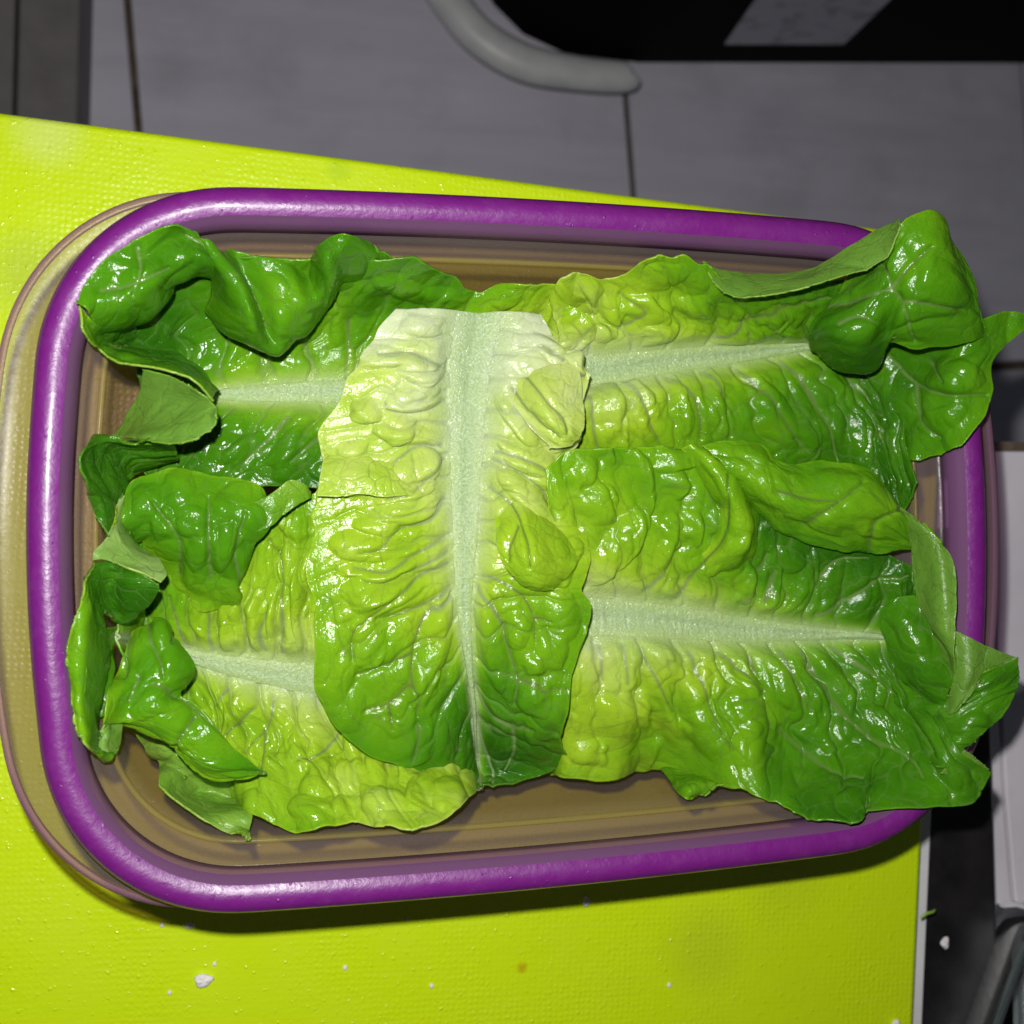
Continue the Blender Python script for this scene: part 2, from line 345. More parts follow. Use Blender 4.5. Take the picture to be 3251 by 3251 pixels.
# ------------------------------------------------------------------ cutting board
k0, k1 = P(*fr('G', 0, 212), -.001)[:2], P(*fr('G', 1650, 430), -.001)[:2]; r0, r1 = P(*fr('G', 1741, 1600), 0)[:2], P(*fr('G', 1726, 1932), 0)[:2]
u = (k1-k0)/np.linalg.norm(k1-k0); wv = np.array([u[1], -u[0]])          # along the top edge, away from it
t_ = np.dot(r0-k0, u); corner = k0+u*t_; BW, BH = .42, .33; bc = corner-u*BW/2+wv*BH/2
brot = math.atan2(u[1], u[0])
board = slab('cutting_board', round_poly(0, 0, BW/2, BH/2, .012, 0, 6), -.0105, 0, BOARD, None, .0022, 5)
board.location = (bc[0], bc[1], 0); board.rotation_euler = (0, 0, brot); tag(board, 'lime green textured plastic cutting board under the lunch box', 'cutting board')
# ------------------------------------------------------------------ container
AX, AY, RC, RZ = .1212, .0847, .044, .075
def outline(ax, ay, r, n=26, bow=.0035):
    out = []
    def side(p, q, nx, ny, m, ext):
        for i in range(m):
            s = i/m; b = bow*(1-(2*s-1)**2)*ext; out.append((p[0]+(q[0]-p[0])*s+nx*b, p[1]+(q[1]-p[1])*s+ny*b))
    for k, (sx, sy) in enumerate(((1, 1), (-1, 1), (-1, -1), (1, -1))):
        for i in range(n):
            an = k*math.pi/2+i/n*math.pi/2; out.append((sx*(ax-r)+r*math.cos(an), sy*(ay-r)+r*math.sin(an)))
        if k == 0: side((ax-r, ay), (-ax+r, ay), 0, 1, 40, .35)
        if k == 1: side((-ax, ay-r), (-ax, -ay+r), -1, 0, 24, .6)
        if k == 2: side((-ax+r, -ay), (ax-r, -ay), 0, -1, 40, .35)
        if k == 3: side((ax, -ay+r), (ax, ay-r), 1, 0, 24, .6)
    q = np.array(out)
    for _ in range(3): q = (np.roll(q, 1, 0)+q+np.roll(q, -1, 0))/3
    return q
base = outline(AX-.0095, AY-.0095, RC-.008)
box = empty('lunch_box', (0, 0, 0)); tag(box, 'translucent lunch box with a purple rim holding lettuce on the green board', 'food container')
rp = [(-.0002, RZ-.0085), (.0000, RZ-.0050), (.0008, RZ-.0026), (.0020, RZ-.0010), (.0036, RZ-.0002), (.0052, RZ), (.0066, RZ-.0003), (.0080, RZ-.0012), (.0090, RZ-.0030), (.0095, RZ-.0060), (.0095, RZ-.0100), (.0080, RZ-.0100), (.0020, RZ-.0090)]
cut = 4
LIPM = tinted('milky_purple_lip', (.66, .42, .68), (.44, .21, .44), .58, .30)
sweep('rim', base, rp[cut-1:], RIM, box, closed_prof=False)
sweep('rim_inner_lip', base, [(.0008, RZ-.0092)]+rp[:cut], LIPM, box, closed_prof=False)
# tub: inner and outer skin, stacking ledge below the rim
def skin(off):
    p = [(-.0004-off*.0, RZ-.0088), (-.0010, RZ-.013), (-.0022, RZ-.0150), (-.0036, RZ-.0160), (-.0046, RZ-.030), (-.0075, .016), (-.0105, .0075), (-.0150, .0036), (-.0200, .0028)]
    return p
pin = skin(0)
pout = [(a+.0013, b-(.0014 if k > 5 else .0003)) for k, (a, b) in enumerate(pin)]; pout[-1] = (pout[-1][0]-.0013, .0012)
tub = sweep('tub_wall', base, pin[::-1]+pout, TUB, box, closed_prof=False)
RIDGE = tinted('refraction_tinted_ridge', (.95, .90, .75), (.50, .42, .16), .45, .2)  # olive colour paints in the board's light refracted through the clear plastic edge
sweep('stacking_ridge', base, [(-.0030, RZ-.0165), (-.0034, RZ-.0152), (-.0042, RZ-.0149), (-.0046, RZ-.0156), (-.0046, RZ-.0172)], RIDGE, box, closed_prof=False)
# floor disc of the tub (two skins)
bi = base.copy(); tt = np.roll(bi, -1, 0)-np.roll(bi, 1, 0); tt /= np.linalg.norm(tt, axis=1, keepdims=True); nr = np.stack([tt[:, 1], -tt[:, 0]], 1)
inn = bi-nr*.020; n = len(inn); vv = [(*p, .0028) for p in inn]+[(*p, .0012) for p in inn]
mesh_obj('tub_floor', vv, [tuple(range(n)), tuple(range(2*n-1, n-1, -1))], TUB, box, smooth=False)
# bowed end handles just under the rim
EDGE = tinted('pink_clear_edge', (.80, .62, .78), (.60, .32, .52), .55, .2)
HANDLE = tinted('clear_handle', (.96, .88, .93), (.42, .34, .30), .16, .3)
for sx in (-1, 1):
    idx = [i for i, p in enumerate(base) if p[0]*sx > AX-.048]; k = len(idx)
    if sx > 0:
        br = max(range(k), key=lambda a: idx[a]-idx[a-1] if a else 0); idx = idx[br:]+idx[:br] if idx[br]-idx[br-1] > 3 else idx
    pth = base[idx]; tn = np.gradient(pth, axis=0); tn /= np.linalg.norm(tn, axis=1, keepdims=True); nv = np.stack([tn[:, 1], -tn[:, 0]], 1)
    s = np.linspace(-1, 1, k); wd = .0085+.0108*np.clip(1-np.abs(s)**2.4, 0, 1)
    zt = RZ-.0095
    prof = [(lambda i: .004, zt), (lambda i: wd[i]-.0012, zt), (lambda i: wd[i]-.0003, zt-.0006), (lambda i: wd[i], zt-.0045), (lambda i: wd[i]-.0012, zt-.0045), (lambda i: wd[i]-.0016, zt-.0016), (lambda i: .004, zt-.0016)]
    v = []; f = []
    for fn, z in prof: v += [(*(pth[i]+nv[i]*fn(i)), z) for i in range(k)]
    m = len(prof)
    for r in (0, 5, 6):
        for i in range(k-1): f.append((r*k+i, r*k+i+1, ((r+1) % m)*k+i+1, ((r+1) % m)*k+i))
    hd = mesh_obj('end_handle', v, f, HANDLE, box); f = []
    for r in (1, 2, 3, 4):
        for i in range(k-1): f.append((r*k+i, r*k+i+1, ((r+1) % m)*k+i+1, ((r+1) % m)*k+i))
    ho = mesh_obj('handle_lip', v, f, EDGE, hd)
# ------------------------------------------------------------------ lettuce
def rim_sd(x, y):
    qx, qy = abs(x)-(AX-RC), abs(y)-(AY-RC); return math.hypot(max(qx, 0), max(qy, 0))+min(max(qx, qy), 0)-RC
def PL(f, x, y, z):
    """leaf point: keeps clear of the rim and of the tub wall"""
    while z < 79:
        p = P(*fr(f, x, y), z/1000); d = rim_sd(p[0], p[1])
        if d < (-.0205 if z < 20 else -.0175 if z < 56 else -.0145 if z < 66 else -.0112): break
        z += 1
    return P(*fr(f, x, y), z/1000)
def build_grid(rows, f, nu, nv):
    """rows: list of polylines of (x,y,z mm) in frame f; lofted with splines"""
    R_ = []
    for row in rows: R_.append(resample([PL(f, x, y, z) for x, y, z in row], nv))
    return catmull(np.array(R_), np.linspace(0, len(rows)-1, nu))
def thick(name, G, mat, parent, attrs, th=.0005, flip=False):
    """closed thin sheet: upper and lower skin joined along the margin"""
    nu, nv = G.shape[:2]; N = normals(G)
    if flip: N = -N
    low = G-N*th; V = np.concatenate([G.reshape(-1, 3), low.reshape(-1, 3)])
    i = np.arange(nu*nv).reshape(nu, nv); q = np.stack([i[:-1, :-1], i[1:, :-1], i[1:, 1:], i[:-1, 1:]], -1).reshape(-1, 4)
    if flip: q = q[:, ::-1]
    lo = q[:, ::-1]+nu*nv
    b = np.concatenate([i[0, :-1], i[:-1, -1], i[-1, :0:-1], i[:0:-1, 0]]); b2 = np.roll(b, -1); o = nu*nv
    e = np.stack([b, b2, b2+o, b+o], -1)
    if flip: e = e[:, ::-1]
    F = np.concatenate([q, lo, e])
    a = {}
    for k, x in attrs.items():
        x = x.ravel(); a[k] = np.concatenate([x, 1-x if k == 'under' else x])
    return mesh_obj(name, V, F, mat, parent, attrs=a)
def dome(px, pil, f):
    """hand placed blisters: (x,y,rx,ry,deg,h mm), outlines loosened by noise"""
    H = np.zeros(px.shape[:2]); a = FR[f]
    for k, (x, y, rx, ry, an, h) in enumerate(pil):
        X = (px[..., 0]-a[0])*a[2]-x; Y = (px[..., 1]-a[1])*a[2]-y; c, s = math.cos(math.radians(an)), math.sin(math.radians(an))
        A_, B_ = (X*c+Y*s)/rx, (-X*s+Y*c)/ry
        A_ = A_+.55*(vnoise(A_*1.1+k*3.7, B_*1.1+x, 3)-.5)+.2*(vnoise(A_*2.6+k, B_*2.6+y, 4)-.5); B_ = B_+.55*(vnoise(A_*1.1+k*1.3, B_*1.1+y, 5)-.5)
        r2 = A_*A_+B_*B_
        H = np.maximum(H, .72*h/1000*np.clip(1-r2, 0, 1)**.9)
    return H
def rnoise(x, y, s):                  # two rotated octaves of value noise
    return .62*vnoise(x, y, s)+.38*vnoise(1.63*(x*.8-y*.6)+7, 1.63*(x*.6+y*.8)+3, s+1)
def crease(x, y, s): return np.minimum(np.abs(2*rnoise(x, y, s)-1)*2.2, 1.)
def veins(px, lines, w=5., taper=True):
    """mask of drawn veins: polylines in frame pixels, width in source pixels"""
    M = np.zeros(px.shape[:2])
    for f, L in lines:
        q = np.array([fr(f, x, y) for x, y in L]); q = catmull(q, np.linspace(0, len(q)-1, (len(q)-1)*4+1)); n = len(q)-1
        lo, hi = q.min(0)-40, q.max(0)+40
        i = np.where((px[..., 0] > lo[0]) & (px[..., 0] < hi[0]) & (px[..., 1] > lo[1]) & (px[..., 1] < hi[1]))
        if not len(i[0]): continue
        p = px[i]; best = np.zeros(len(p))
        for k in range(n):
            a, b = q[k], q[k+1]; ab = b-a; u = np.clip(((p-a) @ ab)/(ab @ ab+1e-9), 0, 1); d = np.linalg.norm(p-a-u[:, None]*ab, axis=1)
            best = np.maximum(best, np.exp(-(d/(w*(1.25-.75*(k+u)/n)))**2))
        M[i] = np.maximum(M[i], best)
    return M
def tile_noise(s, t, sc, seed): return vnoise(s/sc, t/sc, seed)-.5
def detail(G, mid=None, cell=6., amp=.9, cell2=2.6, amp2=.25, seed=0, wave=0., aniso=1.):
    """arc-length coordinates (mm) and blistered relief between a vein network"""
    du = np.linalg.norm(np.diff(G, axis=0), axis=2)*1000; dv = np.linalg.norm(np.diff(G, axis=1), axis=2)*1000
    mc = G.shape[1]//2 if mid is None else mid
    s = np.concatenate([[0], np.cumsum(du[:, mc])])[:, None]*np.ones((1, G.shape[1]))
    t = np.concatenate([np.zeros((G.shape[0], 1)), np.cumsum(dv, 1)], 1); t = t-t[:, mc:mc+1]
    x = s+3.2*tile_noise(s, t, 5., seed+1)+1.2*tile_noise(s, t, 1.8, seed+3); y = t+3.2*tile_noise(s, t, 5., seed+2)+1.2*tile_noise(s, t, 1.8, seed+4)
    a1, b1 = worley(x/cell, y/(cell*aniso), seed+11); a2, b2 = worley(x/(cell*.55), y/(cell*.55*aniso**.5), seed+17)
    md = .6*np.clip(2.2*vnoise(s/14, t/14, seed+21)-.5, .12, 1.2)
    h = md*(amp*(1.0-(np.minimum(a1, .8)/.8)**2)*(1-.5*np.exp(-b1/.10))+amp2*(1-(np.minimum(a2, .8)/.8)**2))
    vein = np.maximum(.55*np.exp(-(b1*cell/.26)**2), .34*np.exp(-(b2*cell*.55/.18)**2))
    h = h+1.5*amp*(vnoise(s/9, t/9, seed+31)-.5)
    return s, t, h/1000, vein
def flap(leaf, name, rows, f, chl, under=0., nu=150, nv=130, amp=.35, cell=6., seed=0, pil=(), ragged=.5, rough=.6, amp2=.12, label=None, lines=(), flat=0.):
    if flat: rows = [[(x, y, z*(1-flat)+flat*(w[0][2]+(w[-1][2]-w[0][2])*k/max(len(w)-1, 1))) for k, (x, y, z) in enumerate(w)] for w in rows]
    G = build_grid(rows, f, nu, nv); px = project(G)
    N = normals(G); fl = N[..., 2].mean() < 0
    if fl: N = -N
    s, t, h, vein = detail(G, 0, cell, amp, 2.4, amp2, seed)
    d = np.abs(np.linspace(-1, 1, nv))[None, :]; e = np.abs(np.linspace(-1, 1, nu))[:, None]
    h = h+dome(px, pil, f) if len(pil) else h
    h = h+(.0012*(rnoise(s/7.5, t/7.5, seed+40)-.5)+.0007*crease(s/11, t/8, seed+41)+.00012*crease(s/3.2, t/2.8, seed+42))*(.65 if under > .6 else 1.)-.0002*vein
    if len(lines): h = h-.0008*veins(px, lines, 14.); vein = np.maximum(vein*.6, 1.2*veins(px, lines, 4.5))
    G = G+N*h[..., None]
    # ragged margin
    w = (vnoise(s/4.+seed, t*0+seed*3.1, seed)-.5)*ragged/1000
    T = np.gradient(G, axis=1); T /= np.linalg.norm(T, axis=2, keepdims=True)+1e-9
    G = G+T*(w*(d**6)*np.sign(np.linspace(-1, 1, nv))[None, :])[..., None]
    if np.ndim(chl) == 2: ch = catmull(np.array([np.interp(np.linspace(0, 1, nv), np.linspace(0, 1, len(c)), c) for c in chl])[..., None], np.linspace(0, len(chl)-1, nu))[..., 0]
    else: ch = np.full((nu, nv), chl)
    ch = ch+.10*(vnoise(s/7, t/7, seed+50)-.5)
    edge = np.maximum(np.clip((d*np.ones_like(ch)-.97)/.03, 0, 1), np.clip((e*np.ones_like(ch)-.97)/.03, 0, 1))
    o = thick(name, G, LEAF, leaf, {'chl': np.clip(ch-.12*edge, 0, 1), 'vein': vein*.8, 'rib': np.zeros_like(ch), 'under': np.full_like(ch, under)}, flip=fl)
    if label: o['label'] = label
    return o
def blade(leaf, rows, f, chl, ribw, nu=330, nv=300, amp=.8, cell=8., seed=0, pil=(), puff=1.2, amp2=.2, ribh=.9, warp=.25, sub=1, ribend=1., roll=.7, crk=1., lines=(), latk=.4):
    """rows: (upper polyline edge->rib, rib point, lower polyline rib->edge); each row follows a side vein"""
    hv = nv//2; U = []; D = []
    for (up, m, dn) in rows:
        w = lambda L: [PL(f, x, y, z) for x, y, z in L]
        U.append(resample(w(list(up)+[m]), hv+1)); D.append(resample(w([m]+list(dn)), hv+1))
    R_ = np.concatenate([np.array(U), np.array(D)[:, 1:]], 1); nr_ = len(rows); nv = R_.shape[1]
    uu = np.linspace(0, nr_-1, nu); G = catmull(R_, uu)
    px = project(G); N = blur(normals(G), 3); fl = N[..., 2].mean() < 0
    if fl: N = -N
    s, t, h, vein = detail(G, hv, cell, amp, 2.5, amp2, seed, aniso=1.5)
    v = np.linspace(-1, 1, nv)[None, :]*np.ones((nu, 1)); av = np.abs(v)
    # side veins: one per row and side, offset left/right, meandering; folds swell between them
    sd_ = np.where(v < 0, 40., 0.)
    ph = uu[:, None]*sub+np.where(v < 0, .0, .45)+warp*(vnoise(s/12, t/6+sd_, seed+70)-.5)*2+.12*(vnoise(s/4, t/3+sd_, seed+71)-.5)
    fr_ = np.abs(ph-np.round(ph)); sp = np.gradient(s, axis=0)/np.gradient(uu)[:, None]/sub
    dist = fr_*np.maximum(sp, 1.)
    rw = catmull(np.array(ribw, float)[:, None], np.linspace(0, len(ribw)-1, nu))       # half width mm
    lat = np.exp(-(dist/(.34+.5*np.exp(-av/.25)))**2)*np.clip(1.2-av, 0, 1)*np.clip((np.abs(t)-rw*.6)/1.5, 0, 1)
    side = np.clip((np.abs(t)-rw*.8)/6.0, 0, 1); side = side*side*(3-2*side)
    ph2 = ph*2+.5*(vnoise(s/5, t/5+sd_, seed+72)-.5)*2; f2 = np.abs(ph2-np.round(ph2))
    am = .45+1.1*hashf(np.floor(ph), sd_, seed+73)
    env = side*np.clip(1.3-av*.9, 0, 1)
    pf = puff/1000*env*(am*np.sin(np.pi*fr_)**.7+.45*np.sin(np.pi*f2)**.7*np.clip(av*3, 0, 1))*(.55+.9*rnoise(s/7, t/9, seed+77))
    cr_ = crease(s/6.5, t/9, seed+78); cr2 = crease(s/2.9, t/3.6, seed+79)
    h = h*side+pf+env*(crk*.0007*cr_+crk*.00016*cr2)
    hd0 = np.zeros_like(h)
    if len(pil):
        for ff, pp in pil: hd0 = hd0+dome(px, pp, ff)*np.clip((np.abs(t)-rw*.8)/1.0, 0, 1)
        h = h+hd0
    h = h-.0009*np.exp(-(np.abs(t)/(rw+.6))**2)-.0006*lat
    dv_ = veins(px, lines, 5.); dg = veins(px, lines, 13.); h = h-.0007*dg
    lat = np.maximum(lat*latk, dv_)
    B = G
    Tu = blur(np.gradient(G, axis=0), 4); Tu /= np.linalg.norm(Tu, axis=2, keepdims=True)+1e-9
    G = G+N*h[..., None]+Tu*(roll*(hd0+.6*pf))[..., None]
    wv_ = ((vnoise(s/3.5, np.sign(v)*5.5, seed+90)-.5)*2.2+(vnoise(s/8, np.sign(v)*5.5, seed+91)-.5)*4.)/1000
    T = np.gradient(G, axis=1); T /= np.linalg.norm(T, axis=2, keepdims=True)+1e-9
    G = G+T*(wv_*av**8*np.sign(v))[..., None]
    C_ = np.array([np.interp(np.linspace(-1, 1, nv), np.linspace(-1, 1, len(c)), c) for c in chl]); ch = catmull(C_[..., None], np.linspace(0, len(chl)-1, nu))[..., 0]
    ch = ch+.14*(vnoise(s/8, t/8, seed+60)-.5)
    rib = np.maximum(np.exp(-(np.abs(t)/(rw*1.15+.3))**2.)*.95, .75*lat*np.exp(-np.clip(np.abs(t)-rw, 0, 99)/5.))
    halo = np.exp(-(np.abs(t)/(rw*1.6+1.5))**2)
    ch = ch*(1-.55*halo)-.10*lat
    edge = np.clip((av-.985)/.015, 0, 1)
    b = thick('blade', G, LEAF, leaf, {'chl': np.clip(ch-.1*edge, 0, 1), 'vein': np.maximum(vein*side*.8, lat), 'rib': rib, 'under': np.zeros_like(ch)}, flip=fl)
    # midrib: a low fleshy ridge along the blade
    k = 24; ju = np.linspace(0, int((nu-1)*ribend), nu).astype(int); M = []
    ctr = G[ju]
    for q in np.linspace(-1, 1, k+1):
        w_ = rw[ju, 0]*.85*q
        pt = np.array([[np.interp(w_[i], t[j], B[j, :, c]) for c in range(3)] for i, j in enumerate(ju)])
        zz = (ribh*(1-q*q)-.80+.28*(vnoise(s[ju, hv]/.75, s[ju, hv]*0+q*1.6, seed)-.5)*(1-q*q)+.35*(vnoise(s[ju, hv]/6, s[ju, hv]*0+q*2.5, seed+2)-.5)*(1-q*q))/1000
        M.append(pt+N[ju, hv]*zz[:, None])
    M = np.array(M).transpose(1, 0, 2); n0 = normals(M)[..., 2].mean() < 0
    one = np.ones(M.shape[:2]); qq = np.abs(np.linspace(-1, 1, k+1))[None, :]*one
    tq = np.linspace(-1, 1, k+1)[None, :]*rw[ju]*.85
    cm = np.array([np.interp(tq[i], t[j], ch[j]) for i, j in enumerate(ju)])
    thick('midrib', M, LEAF, leaf, {'chl': np.clip(cm, 0, 1), 'vein': 0*one, 'rib': np.exp(-(np.abs(tq)/(rw[ju]*1.15+.3))**2.)*.95, 'under': 0*one}, th=.0006, flip=n0)
    return b
def zrow(pts, z): return [(x, y, z if len(p) < 3 else p[2]) for p in pts for x, y in [p[:2]]]
LG = 'lettuce leaves in the lunch box'
# ---- A: top left leaf
A = empty('lettuce_leaf', P(*fr('G', 560, 740), .044)); tag(A, 'dark green lettuce leaf with a frilled wavy margin folded over its tip', 'lettuce leaf', LG)
ar = [([(1112, 640, 46)], (1110, 700, 44), [(1100, 760, 42)]), ([(1116, 592, 54)], (1040, 710, 42), [(1040, 800, 40)]), ([(1055, 548, 40), (1010, 620, 44)], (960, 718, 42), [(960, 850, 40)]),
      ([(1000, 530, 36), (940, 630, 42)], (880, 722, 42), [(880, 880, 40)]), ([(905, 546, 34), (850, 640, 42)], (800, 728, 42), [(800, 900, 40)]), ([(850, 520, 38), (780, 620, 43)], (720, 732, 42), [(720, 910, 42)]),
      ([(790, 490, 44), (710, 610, 45)], (640, 735, 42), [(640, 830, 44), (630, 915, 44)]), ([(700, 490, 54), (620, 600, 47)], (560, 738, 42), [(540, 820, 45), (500, 915, 44)]), ([(600, 480, 52), (540, 590, 47)], (480, 742, 42), [(440, 830, 45), (390, 920, 44)]),
      ([(480, 480, 50), (450, 600, 46)], (410, 745, 42), [(370, 820, 44), (310, 910, 42)]), ([(330, 520, 44), (350, 640, 44)], (340, 760, 42), [(290, 900, 40)]), ([(240, 600, 40)], (270, 780, 40), [(240, 870, 40)])]
ac = [(.22, .1, .3), (.34, .1, .3), (.42, .12, .4), (.45, .15, .4), (.6, .3, .5), (.72, .42, .6), (.72, .5, .75), (.7, .52, .82), (.68, .55, .86), (.74, .6, .86), (.8, .7, .85), (.85, .8, .85)]
blade(A, ar, 'G', ac, lines=[('G', [(660, 600), (655, 700)]), ('G', [(575, 640), (600, 710)]), ('G', [(480, 620), (520, 710)]), ('G', [(545, 790), (500, 840), (455, 885)]), ('G', [(640, 780), (600, 830), (560, 870)])], ribw= [7, 6.5, 6, 5.5, 5.0, 4.6, 4.2, 3.6, 2.9, 2.0, 1.2, .8], seed=3, amp=1.0, puff=1.0,
      pil=[('G', [(470, 850, 55, 30, -40, 2.2), (550, 860, 60, 38, -35, 2.8), (1075, 600, 30, 45, -20, 2.), (980, 570, 60, 25, 10, 2.), (760, 540, 55, 22, 20, 2.), (840, 560, 45, 22, 0, 2), (690, 560, 26, 40, 10, 1.5), (640, 600, 20, 50, 5, 1.2), (420, 800, 30, 26, 0, 1.5), (610, 890, 30, 20, 0, 1.5)])])
tg = [[(1000, 228, 70), (1075, 420, 66), (1080, 560, 60), (1065, 620, 54), (1085, 600, 46)], [(1060, 270, 74), (1150, 450, 74), (1190, 610, 71), (1160, 725, 60), (1190, 690, 48)],
      [(1115, 318, 72), (1230, 470, 74), (1290, 640, 75), (1300, 800, 64), (1320, 760, 50)], [(1190, 318, 66), (1265, 500, 64), (1345, 690, 64), (1390, 842, 62), (1400, 800, 50)],
      [(1330, 350, 67), (1400, 500, 68), (1430, 680, 68), (1450, 825, 60), (1450, 780, 48)], [(1480, 395, 66), (1510, 500, 68), (1540, 620, 67), (1550, 745, 60), (1540, 700, 48)],
      [(1565, 422, 60), (1600, 480, 63), (1620, 560, 65), (1640, 650, 58), (1620, 610, 46)], [(1610, 310, 72), (1660, 380, 75), (1690, 470, 71), (1705, 560, 60), (1690, 540, 48)],
      [(1690, 245, 74), (1730, 330, 75), (1750, 420, 69), (1740, 490, 58), (1730, 480, 48)], [(1780, 230, 72), (1830, 330, 70), (1850, 420, 64), (1840, 470, 54), (1830, 440, 48)],
      [(1890, 285, 68), (1915, 340, 66), (1910, 400, 60), (1900, 440, 52), (1880, 430, 46)], [(2000, 340, 62), (2000, 380, 60), (2000, 420, 56), (2000, 440, 52), (1990, 440, 48)]]
flap(A, 'frilled_margin', tg, '3', [(.72, .74, .70, .74, .8)]*4+[(.66, .64, .66, .74, .8)]*3+[(.74, .7, .72, .74, .8)]*5, seed=5, nu=190, nv=120, amp=.3, cell=9, ragged=1.)
hd_ = [[(408, 590, 70), (440, 620, 74), (490, 690, 72), (500, 745, 66), (520, 720, 58)], [(415, 540, 70), (500, 560, 77), (580, 620, 76), (620, 700, 68), (640, 670, 58)],
       [(470, 430, 70), (570, 470, 78), (680, 560, 78), (745, 650, 68), (745, 610, 58)], [(560, 340, 70), (660, 400, 78), (770, 480, 78), (845, 560, 68), (830, 530, 58)],
       [(700, 255, 68), (780, 330, 77), (860, 410, 76), (905, 470, 68), (890, 450, 58)], [(820, 190, 66), (880, 270, 76), (960, 370, 76), (1010, 440, 66), (990, 420, 56)],
       [(900, 183, 66), (960, 240, 74), (1040, 350, 75), (1100, 450, 66), (1090, 450, 56)], [(1000, 228, 68), (1050, 300, 73), (1110, 410, 71), (1120, 520, 60), (1110, 540, 52)]]
flap(A, 'folded_tip', hd_, '3', [(.68, .74, .78, .84, .9)]*8, seed=8, amp=.35, cell=9, lines=[('3', [(520, 520), (700, 480), (860, 400)]), ('3', [(700, 300), (720, 420), (680, 540)])])
flap(A, 'curled_tip', [[(405, 600, 66), (470, 680, 58), (560, 700, 52), (700, 650, 46)], [(430, 730, 68), (520, 760, 58), (640, 770, 50), (800, 700, 44)], [(490, 830, 70), (580, 820, 58), (700, 820, 50), (860, 780, 44)],
      [(600, 893, 71), (680, 850, 60), (780, 850, 50), (900, 840, 45)], [(740, 915, 72), (780, 870, 62), (850, 880, 52), (960, 880, 47)], [(900, 965, 73), (920, 910, 62), (970, 900, 52), (1040, 920, 47)],
      [(1010, 1015, 73), (1020, 970, 62), (1060, 980, 50), (1100, 1010, 46)], [(1085, 1090, 70), (1085, 1050, 60), (1110, 1040, 50), (1130, 1045, 45)]], '3', [(.5, .8, .84, .8)]*8, seed=9, amp=.5, cell=5)
flap(A, 'pale_fold', [[(735, 920, 66), (850, 950, 68), (950, 990, 71), (1010, 1020, 74)], [(725, 990, 62), (850, 1010, 66), (960, 1040, 70), (1060, 1060, 74)], [(705, 1060, 58), (830, 1080, 64), (960, 1090, 69), (1100, 1110, 75)],
      [(660, 1140, 56), (800, 1150, 64), (960, 1150, 70), (1112, 1155, 76)], [(620, 1210, 56), (760, 1220, 66), (920, 1215, 72), (1092, 1220, 76)], [(580, 1260, 58), (720, 1265, 68), (880, 1275, 73), (1010, 1280, 76)],
      [(570, 1275, 58), (700, 1285, 66), (800, 1298, 72), (920, 1300, 75)]], '3', .62, under=1., seed=12, amp=.3, cell=8, label='pale underside of the folded leaf margin')
flap(A, 'hanging_margin', [[(480, 1280, 60), (560, 1268, 66), (700, 1285, 64), (880, 1305, 66)], [(425, 1340, 58), (520, 1320, 64), (610, 1330, 58), (760, 1370, 52), (900, 1370, 50)], [(410, 1400, 56), (500, 1400, 60), (600, 1410, 50), (700, 1430, 46)],
      [(430, 1500, 52), (510, 1500, 56), (600, 1500, 48), (640, 1520, 44)], [(470, 1620, 48), (530, 1620, 50), (590, 1620, 44), (610, 1630, 42)], [(520, 1740, 44), (550, 1740, 44), (575, 1720, 42)], [(540, 1780, 42), (550, 1775, 42), (560, 1765, 41)]],
     '3', .82, seed=14, amp=.4, cell=5)
# ---- D: top right leaf
D = empty('lettuce_leaf', P(*fr('G', 1330, 690), .046)); tag(D, 'large green lettuce leaf whose upturned tip hangs over the purple rim corner beyond the board', 'lettuce leaf', LG)
dr = [([(60, 300, 54), (80, 480, 48)], (60, 605, 44), [(70, 740, 46), (60, 960, 42)]), ([(135, 200, 46), (190, 340, 50), (230, 470, 48)], (230, 592, 44), [(240, 760, 48), (240, 1000, 42)]), ([(310, 222, 50), (340, 320, 54), (380, 440, 49)], (390, 572, 44), [(430, 760, 48), (460, 1020, 42)]),
      ([(500, 138, 56), (520, 260, 58), (540, 420, 50)], (540, 553, 44), [(590, 740, 48), (640, 1030, 42)]), ([(660, 152, 70), (680, 270, 64), (690, 420, 50)], (690, 537, 44), [(760, 740, 48), (840, 1030, 42)]), ([(760, 240, 68), (800, 300, 62), (830, 420, 51)], (840, 522, 44), [(930, 730, 48), (1040, 1040, 42)]),
      ([(900, 250, 68), (930, 320, 62), (960, 420, 52)], (975, 507, 44), [(1090, 720, 48), (1200, 1030, 42)]), ([(1060, 240, 68), (1070, 320, 62), (1080, 420, 53)], (1100, 500, 45), [(1230, 720, 48), (1350, 1100, 44)]), ([(1220, 220, 68), (1200, 330, 62), (1200, 440, 54)], (1220, 530, 46), [(1330, 740, 49), (1440, 1150, 46)]),
      ([(1380, 260, 66), (1340, 400, 60)], (1340, 560, 50), [(1400, 760, 51), (1462, 1130, 50)]), ([(1450, 330, 64)], (1420, 560, 54), [(1450, 800, 54), (1520, 1040, 54)])]
dc = [(.28, .2, .38), (.28, .2, .45), (.36, .24, .52), (.48, .34, .64), (.56, .42, .72), (.64, .5, .80), (.70, .56, .86), (.74, .62, .88), (.76, .7, .88), (.76, .74, .84), (.76, .76, .8)]
